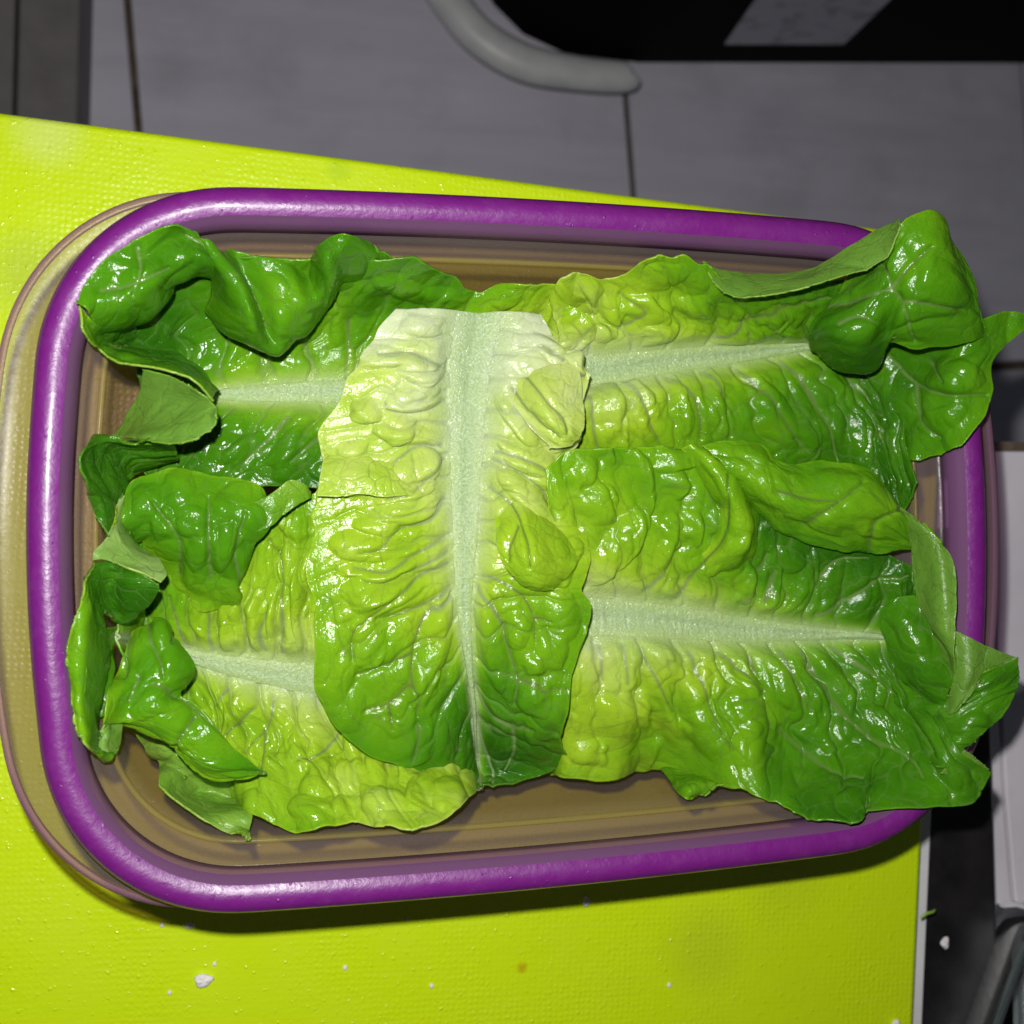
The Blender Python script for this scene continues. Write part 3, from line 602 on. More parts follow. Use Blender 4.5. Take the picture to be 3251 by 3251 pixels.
blade(D, dr, '5', dc, lines=[('5', [(350, 640), (420, 760), (490, 890)]), ('5', [(520, 620), (600, 690), (635, 780), (640, 860)]), ('5', [(800, 590), (870, 680), (950, 790), (1050, 910)]), ('5', [(970, 560), (1070, 690), (1150, 820), (1190, 940)]), ('5', [(1180, 580), (1290, 690), (1380, 770)]), ('5', [(200, 700), (230, 870), (280, 960)]), ('5', [(700, 460), (850, 370), (1000, 330), (1150, 300)]), ('5', [(660, 600), (720, 720), (760, 850)]), ('5', [(320, 420), (400, 360), (330, 290)])], ribw= [5.8, 5.4, 5.0, 4.5, 3.9, 3.2, 2.4, 1.7, 1.2, .9, .6], seed=21, amp=.7, puff=1.1,
      pil=[('5', [(390, 690, 50, 150, -25, 2.2), (560, 720, 40, 120, -15, 2.), (700, 720, 40, 130, -10, 2), (930, 780, 70, 180, -28, 2.4), (1140, 640, 80, 100, -20, 2.4), (300, 760, 45, 150, -10, 2), (1290, 860, 70, 130, 0, 2.), (1060, 830, 60, 130, -20, 2.2),
           (200, 280, 70, 80, 20, 3.), (300, 350, 60, 70, 0, 3.), (420, 350, 90, 60, 30, 3.), (470, 440, 70, 45, -20, 3.), (260, 440, 70, 40, 0, 2.5), (640, 330, 90, 60, 10, 2.5), (800, 450, 110, 60, -10, 3.), (940, 380, 80, 50, -20, 2), (500, 210, 110, 55, -15, 2)])])
flap(D, 'rolled_margin', [[(662, 160, 64), (672, 180, 66), (680, 205, 68)], [(720, 195, 66), (740, 240, 69), (750, 292, 71)], [(880, 215, 68), (880, 260, 72), (880, 302, 75)], [(1060, 205, 72), (1060, 235, 76), (1055, 270, 79)], [(1150, 160, 76), (1180, 195, 80), (1220, 224, 83)],
      [(1260, 95, 80), (1300, 140, 84), (1340, 180, 87)], [(1360, 35, 84), (1390, 70, 88), (1407, 117, 91)], [(1440, -4, 88), (1444, 10, 90), (1448, 28, 92)]], '5', .55, under=1., seed=24, amp=.25, cell=9, label='pale underside of the rolled leaf margin')
flap(D, 'upturned_tip', [[(1240, 232, 70), (1130, 360, 70), (1085, 440, 66), (1090, 510, 56)], [(1340, 182, 78), (1250, 330, 78), (1180, 450, 77), (1180, 560, 62), (1185, 540, 54)], [(1402, 130, 84), (1330, 320, 84), (1280, 470, 80), (1265, 592, 66), (1265, 560, 56)],
      [(1440, 30, 90), (1400, 250, 87), (1380, 400, 82), (1345, 562, 68), (1340, 530, 58)], [(1490, -22, 92), (1480, 200, 91), (1450, 380, 87), (1400, 484, 76)], [(1560, -34, 92), (1560, 200, 94), (1540, 380, 88), (1510, 500, 80)],
      [(1604, -6, 90), (1640, 180, 93), (1640, 360, 88), (1620, 496, 82)], [(1612, 35, 88), (1690, 210, 90), (1710, 360, 86), (1710, 476, 82)], [(1660, 110, 86), (1725, 250, 87), (1750, 370, 84), (1760, 456, 80)], [(1720, 230, 84), (1745, 320, 84), (1765, 400, 82), (1790, 444, 79)]],
     '5', [(.66, .72, .80, .86, .92)]*4+[(.56, .62, .70, .72, .68)]*6, lines=[('5', [(1140, 340), (1280, 310), (1400, 275), (1450, 320), (1480, 420), (1500, 470)]), ('5', [(1410, 270), (1480, 180), (1560, 110)]), ('5', [(1450, 320), (1560, 330), (1680, 350)]), ('5', [(1410, 270), (1380, 180)]), ('5', [(1200, 410), (1280, 380), (1340, 400)])], seed=27, nu=190, nv=170, amp=.6, cell=14, pil=[(1240, 440, 120, 110, 0, 1.4), (1540, 90, 90, 110, 20, 1.0), (1620, 300, 80, 90, 0, 1.0), (1460, 240, 60, 90, 0, .9)])
flap(D, 'tip_lobe', [[(1400, 470, 60), (1560, 470, 64), (1700, 420, 68), (1850, 360, 73), (1934, 372, 75)], [(1380, 540, 58), (1550, 530, 63), (1700, 500, 67), (1820, 470, 70), (1918, 436, 71)], [(1380, 620, 56), (1520, 600, 62), (1680, 580, 66), (1800, 560, 68)],
      [(1390, 700, 55), (1500, 680, 61), (1660, 660, 66), (1808, 668, 67)], [(1420, 780, 55), (1500, 760, 61), (1640, 750, 66), (1772, 775, 67)], [(1450, 860, 55), (1500, 850, 60), (1600, 840, 65), (1692, 874, 66)], [(1480, 940, 54), (1502, 950, 57), (1540, 944, 60), (1600, 922, 62)]],
     '5', [(.78, .78, .72, .68, .66)]*3+[(.8, .74, .7, .66, .6)]*4, lines=[('5', [(1400, 540), (1500, 640), (1620, 690), (1780, 690)]), ('5', [(1560, 560), (1620, 640)]), ('5', [(1500, 640), (1520, 780), (1600, 860)])], seed=29, amp=.5, cell=10, nu=150, nv=150, ragged=1.2, pil=[(1640, 610, 110, 80, 0, 2.), (1600, 790, 110, 70, -30, 1.5)])
# ---- E: lower right leaf
E = empty('lettuce_leaf', P(*fr('G', 1340, 1180), .048)); tag(E, 'broad green lettuce leaf with wide pale rib, tip spilling over rim near black plate', 'lettuce leaf', LG)
er = [([(40, -120, 58), (50, 150, 54)], (40, 430, 47), [(50, 640, 50), (60, 1050, 14)]), ([(105, -200, 60), (150, 100, 55)], (190, 440, 47), [(170, 640, 50), (110, 1092, 12)]), ([(250, -225, 60), (290, 100, 55)], (320, 447, 47), [(320, 640, 50), (300, 1085, 12)]), ([(400, -240, 60), (420, 100, 55)], (450, 457, 47), [(460, 650, 51), (450, 1040, 18)]),
      ([(600, -200, 60), (580, 130, 55)], (590, 470, 47), [(650, 700, 51), (740, 1100, 26)]), ([(760, -100, 60), (720, 180, 55)], (710, 485, 47), [(800, 700, 52), (870, 1160, 36)]), ([(870, 0, 59), (850, 230, 54)], (830, 498, 47), [(930, 700, 52), (960, 960, 50), (990, 1192, 52)]), ([(970, 70, 58), (960, 250, 54)], (950, 505, 48), [(1060, 740, 52), (1110, 1000, 54), (1130, 1248, 62)]),
      ([(1110, 130, 58), (1090, 280, 54)], (1070, 511, 49), [(1180, 740, 53), (1250, 1000, 58), (1285, 1264, 70)]), ([(1260, 170, 58), (1230, 300, 55)], (1190, 517, 50), [(1300, 740, 54), (1400, 1000, 62), (1310, 1212, 74), ]), ([(1400, 190, 58), (1370, 320, 56)], (1300, 522, 52), [(1400, 730, 56), (1520, 1000, 66), (1560, 1202, 78)]),
      ([(1490, 250, 60), (1450, 380, 57)], (1390, 528, 54), [(1480, 740, 58), (1610, 1000, 68), (1720, 1172, 78)]), ([(1510, 360, 60)], (1480, 540, 56), [(1560, 760, 60), (1660, 970, 68), (1790, 1060, 76)])]
ec = [(.46, .22, .36), (.5, .22, .37), (.54, .24, .40), (.57, .29, .48), (.61, .34, .56), (.70, .42, .64), (.80, .5, .72), (.86, .58, .80), (.88, .64, .82), (.88, .68, .78), (.88, .72, .75), (.88, .76, .74), (.88, .84, .76)]
blade(E, er, '6', ec, lines=[('6', [(430, 340), (500, 230), (540, 110)]), ('6', [(560, 370), (620, 250), (720, 160), (760, 90)]), ('6', [(250, 560), (260, 700)]), ('6', [(340, 560), (350, 700)]), ('6', [(415, 580), (470, 720), (530, 800)]), ('6', [(590, 590), (640, 720), (700, 860), (780, 970)]), ('6', [(720, 590), (800, 680), (860, 760), (900, 880)]), ('6', [(840, 600), (870, 680)]), ('6', [(1040, 590), (1120, 720), (1230, 860), (1370, 960), (1490, 1020), (1530, 1090)]), ('6', [(1170, 570), (1300, 680), (1430, 760)]), ('6', [(940, 880), (1060, 980), (1150, 1060), (1290, 1100)]), ('6', [(800, 380), (880, 240), (910, 190)]), ('6', [(890, 370), (930, 250)]), ('6', [(1060, 400), (1120, 290), (1190, 220), (1300, 210)]), ('6', [(1110, 440), (1230, 370), (1330, 300), (1480, 280)]), ('6', [(960, 580), (1000, 700), (1060, 800)])], ribw= [7.6, 7.4, 7.0, 6.6, 6.2, 5.8, 5.0, 4.0, 3.0, 2.1, 1.4, 1., .6], seed=33, amp=.7, puff=1.1, nu=360,
      pil=[('6', [(340, 850, 110, 140, -20, 3.), (200, 980, 80, 60, 0, 2.2), (500, 800, 50, 180, -20, 2.2), (660, 850, 70, 190, -25, 2.5), (830, 780, 60, 170, -25, 2.5), (1000, 760, 60, 170, -25, 2.3), (1180, 720, 60, 160, -35, 2.), (1130, 900, 120, 90, 20, 2.), (1300, 660, 60, 130, -55, 2), (860, 950, 90, 90, 0, 1.2), (430, 960, 80, 70, 0, 2.2), (1350, 870, 110, 50, 25, 2.)]),
           ('11', [(280, 160, 60, 190, -28, 2.2), (560, 420, 85, 230, -12, 4.2), (400, 860, 110, 280, 38, 4.), (300, 600, 130, 130, 0, 3.), (180, 380, 90, 130, 20, 2.), (770, 460, 90, 100, 0, 3.4), (880, 730, 80, 120, 0, 3.), (740, 760, 80, 110, 0, 2.5), (690, 900, 60, 200, 15, 2.2), (1030, 700, 70, 90, 0, 2.5), (750, 330, 130, 70, 10, 2.5),
                   (1500, 940, 110, 80, 0, 2.2), (1400, 1060, 50, 160, 10, 2), (1620, 1040, 60, 160, 12, 2.), (1230, 1100, 60, 130, 30, 2)])])
flap(E, 'overlapping_lobe', [[(840, 240, 60), (880, 225, 62), (930, 225, 61)], [(870, 330, 59), (960, 290, 64), (1050, 300, 63)], [(960, 470, 58), (1040, 410, 66), (1140, 400, 65), (1170, 420, 58)], [(1010, 540, 58), (1100, 530, 67), (1200, 530, 66), (1240, 560, 57)], [(1060, 620, 57), (1150, 640, 66), (1250, 640, 66), (1285, 680, 56)],
      [(1010, 760, 56), (1140, 760, 64), (1270, 770, 66), (1305, 800, 56)], [(960, 880, 55), (1120, 880, 62), (1250, 880, 65), (1290, 900, 55)], [(900, 1000, 52), (1040, 980, 58), (1180, 960, 61), (1230, 985, 53)], [(860, 1120, 49), (960, 1080, 53), (1060, 1040, 55), (1130, 1040, 50)]],
     '11', [(.48, .5, .5, .5)]*6+[(.40, .48, .5, .5)]*3, lines=[('11', [(860, 1110), (960, 980), (1080, 840), (1110, 740), (1120, 600), (1130, 420)])], seed=36, amp=.5, cell=7, nu=140, nv=110)
flap(E, 'smooth_flap', [[(650, -228, 62), (740, -160, 66), (820, -60, 64), (870, 15, 58)], [(760, -242, 64), (830, -150, 68), (900, -40, 68), (960, 92, 60)], [(890, -230, 64), (930, -130, 69), (990, 0, 70), (1060, 142, 61)], [(965, -165, 66), (1020, -80, 70), (1100, 40, 71), (1190, 170, 62)],
      [(1150, -164, 67), (1180, -70, 72), (1240, 60, 72), (1320, 192, 63)], [(1290, -147, 68), (1310, -60, 73), (1360, 60, 72), (1420, 184, 64)], [(1355, -90, 68), (1390, 0, 72), (1430, 80, 70), (1497, 177, 64)], [(1420, 10, 66), (1440, 50, 68), (1470, 100, 67), (1502, 162, 64)]],
     '6', [(.6, .56, .58, .66)]*8, lines=[('6', [(1060, 80), (1200, -10), (1290, -80)]), ('6', [(960, -50), (1080, -20), (1190, -10)]), ('6', [(1320, 180), (1340, 80), (1420, 30)])], seed=39, amp=.55, cell=8, nu=150, nv=130, ragged=1.)
flap(E, 'pale_fold', [[(1403, -14, 64), (1408, -10, 65), (1414, -6, 65)], [(1440, 50, 67), (1490, 50, 71), (1532, 85, 73)], [(1490, 140, 67), (1570, 150, 75), (1628, 185, 77)], [(1500, 250, 67), (1590, 250, 77), (1658, 265, 79)], [(1510, 370, 68), (1600, 370, 78), (1664, 370, 80)],
      [(1550, 490, 70), (1610, 490, 78), (1659, 490, 80)], [(1600, 590, 72), (1640, 590, 77), (1660, 590, 79)], [(1640, 680, 73), (1650, 684, 75), (1660, 682, 76)]], '6', .58, under=1., seed=41, amp=.2, cell=9, label='pale underside of the turned back leaf margin')
flap(E, 'folded_tip', [[(1400, 388, 66), (1450, 368, 69), (1502, 362, 70)], [(1358, 450, 64), (1450, 440, 72), (1532, 440, 72)], [(1382, 520, 64), (1480, 520, 75), (1572, 520, 74)], [(1408, 600, 64), (1510, 600, 76), (1612, 610, 75)], [(1445, 690, 65), (1540, 690, 76), (1652, 690, 75)], [(1515, 752, 67), (1570, 745, 74), (1628, 745, 74)], [(1598, 804, 70), (1607, 806, 71), (1614, 800, 71)]],
     '6', .76, flat=.45, seed=43, amp=.45, cell=9)
flap(E, 'turned_back_edge', [[(1655, 500, 70), (1656, 590, 70), (1655, 690, 71), (1612, 832, 70)], [(1720, 530, 74), (1715, 620, 72), (1700, 700, 71), (1650, 827, 70)], [(1790, 562, 76), (1770, 620, 75), (1740, 690, 74), (1690, 792, 72)], [(1850, 587, 78), (1820, 625, 77), (1780, 655, 76), (1745, 717, 74)], [(1899, 605, 79), (1880, 614, 79), (1830, 637, 78), (1770, 662, 77)]],
     '6', .62, under=1., seed=45, amp=.2, cell=8, label='pale underside of the turned back leaf tip')
flap(E, 'tip_lobe', [[(1765, 660, 72), (1840, 636, 75), (1897, 607, 78)], [(1660, 760, 68), (1790, 715, 73), (1908, 680, 76)], [(1440, 760, 60), (1620, 830, 69), (1780, 790, 73), (1893, 757, 75)], [(1455, 840, 60), (1600, 880, 70), (1720, 870, 74), (1834, 845, 75)], [(1488, 920, 62), (1590, 950, 71), (1680, 930, 74), (1762, 907, 74)], [(1548, 1000, 64), (1600, 1000, 70), (1660, 977, 72), (1696, 962, 73)], [(1594, 1048, 68), (1605, 1046, 69), (1622, 1032, 69)]],
     '6', .74, seed=47, amp=.45, cell=10, nu=140, nv=120, ragged=1.2)
flap(E, 'rolled_edge', [[(1597, 1062, 70), (1640, 1020, 73), (1690, 976, 76)], [(1640, 1064, 71), (1690, 1040, 75), (1740, 1008, 77)], [(1710, 1056, 73), (1750, 1050, 76), (1792, 1050, 78)]], '6', .62, under=1., seed=48, amp=.15, cell=6, nu=60, nv=60)
flap(E, 'ruffled_margin', [[(460, 1018, 26), (466, 1016, 27), (474, 1012, 28)], [(530, 1000, 34), (550, 1050, 36), (585, 1110, 32), (578, 1152, 28)], [(600, 985, 38), (640, 1050, 40), (650, 1110, 36), (640, 1148, 28)], [(700, 980, 42), (730, 1040, 43), (740, 1080, 39), (740, 1112, 32)], [(790, 980, 45), (810, 1020, 45), (815, 1050, 42), (815, 1078, 37)], [(850, 1005, 45), (858, 1015, 44), (866, 1030, 43)]], '6', .55, seed=50, amp=.6, cell=6, ragged=1.)
# ---- B: lower left leaf
B = empty('lettuce_leaf', P(*fr('G', 460, 1260), .042)); tag(B, 'yellow green lettuce leaf with crinkled margin, its tip curled in against the purple rim', 'lettuce leaf', LG)
br = [([(1540, 740, 44)], (1600, 860, 38), [(1720, 1000, 38), (1818, 1185, 10)]), ([(1440, 420, 44)], (1480, 845, 38), [(1650, 1060, 40), (1775, 1275, 10)]), ([(1335, 200, 46), (1350, 500, 42)], (1370, 826, 38), [(1520, 1090, 40), (1635, 1372, 10)]), ([(1240, 60, 47), (1260, 400, 43)], (1260, 808, 38), [(1390, 1080, 40), (1500, 1378, 10)]),
      ([(1170, 90, 48), (1170, 420, 44)], (1150, 793, 38), [(1270, 1070, 40), (1370, 1345, 10)]), ([(1100, 110, 48), (1070, 420, 44)], (1040, 774, 38), [(1150, 1060, 40), (1230, 1378, 10)]), ([(1000, 120, 48), (960, 430, 44)], (930, 754, 38), [(1020, 1050, 40), (1100, 1372, 10)]), ([(890, 110, 48), (840, 430, 44)], (830, 734, 38), [(900, 1030, 40), (975, 1310, 16)]),
      ([(770, 120, 48), (730, 420, 45)], (730, 708, 38), [(790, 960, 40), (860, 1230, 30)]), ([(640, 130, 48), (630, 420, 45)], (640, 680, 38), [(680, 900, 40), (740, 1150, 30)]), ([(540, 160, 47), (540, 400, 45)], (550, 650, 38), [(570, 860, 38), (600, 1020, 32)]), ([(470, 240, 46), (460, 440, 44)], (460, 630, 40), [(460, 760, 40), (470, 880, 36)])]
bc_ = [(.34, .2, .26), (.4, .2, .28), (.44, .2, .3), (.45, .22, .3), (.45, .24, .3), (.47, .27, .42), (.53, .3, .44), (.58, .34, .44), (.64, .4, .48), (.7, .48, .55), (.76, .58, .64), (.8, .68, .72)]
blade(B, br, '7', bc_, lines=[('7', [(720, 680), (690, 580), (660, 470)]), ('7', [(815, 690), (810, 560), (810, 400), (800, 160)]), ('7', [(970, 690), (950, 600), (930, 490)]), ('7', [(1090, 690), (1100, 520), (1090, 340), (1040, 260)]), ('7', [(1020, 680), (1010, 600), (1040, 500)]), ('7', [(1060, 870), (1030, 980), (940, 1080)]), ('7', [(880, 830), (830, 900)]), ('7', [(1020, 990), (1020, 1180)]), ('7', [(1300, 1010), (1240, 1090), (1160, 1130)]), ('7', [(880, 1010), (990, 900)])], ribw= [7.0, 7.0, 6.6, 6.2, 5.6, 4.8, 4.0, 3.2, 2.5, 1.9, 1.4, 1.], seed=55, amp=.9, puff=1.4,
      pil=[('7', [(1210, 1000, 90, 150, 15, 3.6), (1240, 1190, 80, 100, 20, 3.4), (1360, 1060, 45, 110, 0, 3), (1350, 1180, 50, 80, 10, 3), (1450, 1100, 60, 100, 0, 3), (1480, 1270, 110, 50, 5, 3.2), (1300, 1290, 90, 50, 5, 3), (1620, 1230, 60, 90, 10, 3.2), (1700, 1240, 70, 70, 0, 3), (1580, 1160, 60, 60, 0, 2.6), (930, 900, 60, 100, 40, 2.4), (1060, 1200, 70, 110, 0, 2.5), (1180, 1300, 90, 50, 10, 2.5),
                  (760, 850, 50, 60, 0, 2), (1070, 540, 40, 130, 10, 2.4), (1160, 480, 40, 150, 0, 2.4), (980, 560, 40, 110, 0, 2), (880, 620, 50, 60, 0, 2), (1140, 200, 70, 70, 0, 2), (1000, 1290, 60, 60, 0, 2)])])
flap(B, 'blistered_flap', [[(466, 130, 52), (468, 190, 54), (490, 250, 50)], [(500, 42, 54), (540, 140, 60), (555, 220, 58), (550, 275, 50)], [(600, 0, 54), (620, 130, 61), (610, 240, 60), (600, 340, 46)], [(690, -17, 54), (700, 150, 62), (700, 300, 59), (700, 430, 45.5)], [(800, 8, 54), (800, 170, 62), (800, 330, 58), (770, 520, 44.5)], [(900, 27, 54), (890, 180, 62), (860, 350, 57), (830, 520, 44.5)], [(988, 55, 54), (970, 160, 61), (930, 310, 57), (910, 430, 52), (905, 535, 44.5)], [(1006, 108, 54), (1038, 195, 58), (975, 270, 56), (950, 340, 52), (930, 400, 48)]],
     '7', [(.6, .68, .72, .6)]*2+[(.6, .7, .70, .44)]*6, lines=[('7', [(810, 400), (800, 250), (800, 100)]), ('7', [(690, 380), (680, 250), (590, 120)]), ('7', [(930, 440), (900, 300), (940, 160)])], flat=.35, seed=58, amp=.6, cell=6.5, nu=170, nv=150, pil=[(560, 110, 60, 70, 0, 1.5), (680, 60, 70, 70, 0, 1.6), (620, 200, 50, 60, 0, 1.4), (860, 290, 60, 110, 20, 1.9), (770, 300, 50, 90, 20, 1.6), (740, 180, 70, 60, 0, 1.4), (890, 120, 80, 70, 0, 1.4), (970, 200, 60, 70, 0, 1.2), (700, 420, 40, 90, 10, 1.2)])
flap(B, 'small_lobe', [[(960, 120, 56), (970, 170, 57), (980, 230, 56)], [(1008, 98, 57), (1030, 150, 58), (1042, 200, 56)], [(1060, 65, 57), (1080, 110, 58), (1080, 165, 56)], [(1112, 28, 57), (1130, 80, 59), (1130, 130, 56)], [(1165, 45, 56), (1170, 70, 57), (1180, 102, 55)], [(1186, 80, 54), (1188, 86, 54), (1188, 96, 54)]], '7', [(.60, .6, .62)]*2+[(.44, .48, .55)]*4, under=.35, flat=1., seed=60, amp=.5, cell=6, nu=70, nv=70)
flap(B, 'pale_fold', [[(472, 84, 54), (466, 130, 56), (466, 190, 56), (500, 262, 54)], [(445, 140, 58), (440, 200, 61), (470, 260, 62), (560, 300, 58)], [(412, 240, 60), (430, 270, 64), (490, 310, 66), (610, 340, 62)], [(362, 300, 60), (400, 310, 66), (490, 345, 68), (640, 386, 66)], [(362, 335, 61), (410, 338, 67), (500, 365, 70), (615, 422, 68)]], '7', .42, under=1., seed=62, amp=.2, cell=8, label='pale underside of the folded leaf edge')
flap(B, 'cupped_tip', [[(365, 345, 62), (420, 342, 67), (500, 368, 70), (612, 424, 69)], [(335, 390, 60), (420, 400, 67), (500, 430, 70), (606, 455, 68)], [(335, 450, 58), (420, 470, 65), (500, 490, 67), (575, 500, 64)], [(375, 520, 56), (430, 540, 62), (480, 550, 62), (525, 540, 60)], [(420, 545, 54), (450, 560, 58), (480, 562, 58), (500, 556, 56)]], '7', .82, flat=.4, seed=64, amp=.3, cell=9)
flap(B, 'curled_rim', [[(362, 338, 62), (350, 370, 58), (345, 420, 48)], [(322, 420, 66), (338, 440, 60), (350, 470, 46)], [(292, 520, 70), (330, 540, 60), (400, 600, 44)], [(272, 620, 72), (325, 640, 58), (420, 700, 42)], [(262, 700, 73), (320, 730, 56), (410, 780, 42)], [(272, 800, 73), (320, 820, 56), (400, 860, 42)], [(282, 900, 72), (315, 920, 56), (385, 930, 42)], [(300, 1000, 70), (330, 1000, 58), (375, 990, 46)], [(330, 1062, 68), (370, 1060, 62), (400, 1030, 52)], [(400, 1098, 66), (425, 1092, 64), (440, 1075, 60)]], '7', [(.5, .74, .84)]*10, seed=66, amp=.5, cell=6, nu=150, nv=90)
flap(B, 'folded_margin', [[(500, 610, 50), (560, 580, 54), (600, 555, 54), (650, 580, 52)], [(480, 690, 54), (560, 660, 60), (640, 640, 60), (676, 650, 54)], [(440, 780, 57), (540, 760, 64), (650, 740, 64), (742, 742, 56)], [(405, 870, 58), (520, 850, 66), (620, 820, 66), (700, 800, 60), (712, 820, 54)], [(388, 955, 58), (480, 930, 65), (600, 900, 66), (690, 850, 60)], [(450, 958, 58), (540, 960, 64), (660, 950, 65), (760, 900, 60)], [(545, 975, 58), (640, 1010, 63), (740, 1020, 64), (830, 980, 60)], [(650, 1035, 58), (730, 1080, 63), (820, 1090, 63), (900, 1060, 58)], [(720, 1112, 58), (800, 1130, 62), (880, 1130, 62), (960, 1112, 57)], [(800, 1160, 57), (880, 1158, 60), (940, 1150, 59), (1000, 1140, 55)], [(900, 1168, 56), (950, 1162, 57), (990, 1156, 56), (1012, 1150, 54)]],
     '7', [(.55, .62, .66, .7)]*4+[(.5, .56, .6, .62)]*7, lines=[('12', [(545, 330), (560, 470), (620, 600), (640, 700)]), ('12', [(690, 380), (700, 470)]), ('12', [(430, 450), (400, 600), (390, 700)]), ('12', [(860, 930), (760, 1060), (720, 1140)]), ('12', [(580, 740), (700, 800), (860, 920), (1050, 1100)]), ('12', [(480, 700), (420, 860)])], flat=.5, seed=68, amp=.6, cell=9, nu=180, nv=120, pil=[(600, 620, 60, 60, 0, 1.5), (560, 860, 100, 80, 0, 1.5)])
flap(B, 'inner_fold', [[(330, 620, 46), (380, 600, 50), (440, 590, 50)], [(320, 740, 46), (370, 720, 52), (430, 720, 50)], [(325, 860, 46), (370, 850, 51), (420, 850, 49)], [(340, 950, 46), (375, 940, 49), (410, 930, 47)]], '7', .72, seed=69, amp=.4, cell=6, nu=70, nv=60)
flap(B, 'curled_corner', [[(395, 965, 60), (430, 960, 62), (462, 955, 60)], [(380, 1010, 62), (415, 1010, 64), (455, 1010, 61)], [(372, 1050, 63), (405, 1055, 65), (447, 1060, 62)], [(400, 1096, 64), (415, 1096, 65), (436, 1088, 64)]], '7', .5, under=1., seed=70, amp=.15, cell=6, nu=60, nv=60)
flap(B, 'pale_underside', [[(515, 985, 40), (560, 985, 42), (610, 1000, 42)], [(560, 1060, 38), (630, 1050, 42), (700, 1060, 42)], [(608, 1110, 36), (680, 1110, 42), (760, 1130, 42)], [(608, 1190, 32), (720, 1180, 40), (860, 1180, 42)], [(660, 1250, 28), (780, 1230, 38), (1016, 1185, 44)], [(720, 1292, 24), (840, 1270, 35), (990, 1240, 42)], [(800, 1345, 20), (880, 1320, 30), (972, 1310, 38)], [(880, 1385, 18), (920, 1370, 26), (955, 1370, 34)], [(945, 1402, 18), (955, 1404, 20), (964, 1410, 22)]],
     '7', .45, under=.65, seed=72, amp=.6, cell=8, nu=130, nv=110, pil=[(680, 1180, 70, 60, 20, 2.2), (620, 1060, 60, 50, 0, 1.8), (870, 1300, 110, 50, 30, 1.2)], label='pale green underside of the folded lower margin')
# ---- C: the leaf lying across the others
C = empty('lettuce_leaf', P(*fr('G', 880, 1030), .052)); tag(C, 'pale yellow to green lettuce leaf lying crosswise on the other leaves, white cut base', 'lettuce leaf', LG)
def crow(l, m, r, ze, zm): return ([(l[0], l[1], ze), ((l[0]*.5+m[0]*.5), (l[1]*.5+m[1]*.5)+(-12), (ze+zm)/2+2.5)], (m[0], m[1], zm), [((r[0]*.5+m[0]*.5), (r[1]*.5+m[1]*.5)-12, (ze+zm)/2+2.5), (r[0], r[1], ze)])
cl = [((398, 92), (705, 108), (905, 112)), ((315, 205), (685, 200), (990, 225)), ((262, 305), (668, 300), (1072, 285)), ((205, 400), (664, 400), (1080, 420)), ((128, 530), (660, 500), (1068, 560)), ((150, 640), (658, 600), (1010, 640)), ((122, 760), (656, 700), (1020, 740)), ((112, 870), (655, 800), (1012, 840)),
      ((68, 1050), (655, 900), (1085, 930)), ((100, 1190), (653, 1000), (1118, 1000)), ((112, 1400), (650, 1090), (1080, 1090)), ((150, 1540), (652, 1180), (1095, 1170)), ((270, 1668), (660, 1290), (1062, 1330)), ((420, 1735), (672, 1400), (1022, 1540)), ((560, 1795), (686, 1520), (1006, 1660)), ((655, 1803), (694, 1640), (1022, 1722)), ((692, 1812), (700, 1740), (900, 1788)), ((704, 1826), (706, 1824), (722, 1818))]
czl = [54, 55, 56, 56, 55, 54, 54, 54, 54, 54, 53, 51, 49, 46, 42, 36, 30, 26]; czr = [54, 55, 57, 57, 56, 55, 55, 56, 57, 57, 58, 58, 57, 55, 48, 40, 32, 26]; czm = [52]*11+[51, 50, 48, 44, 38, 32, 26]
cr = [(crow(l, m, r, czl[i], czm[i])[0], (m[0], m[1], czm[i]), crow(l, m, r, czr[i], czm[i])[2]) for i, (l, m, r) in enumerate(cl)]
cc = [(.0, .0, .02), (.05, .0, .06), (.13, .02, .11), (.19, .05, .15), (.23, .08, .19), (.26, .1, .2), (.29, .13, .25), (.34, .17, .3), (.40, .22, .35), (.45, .27, .4), (.5, .33, .47), (.55, .4, .52), (.6, .5, .57), (.65, .68, .6), (.69, .82, .64), (.73, .9, .76), (.75, .92, .82), (.77, .86, .8)]
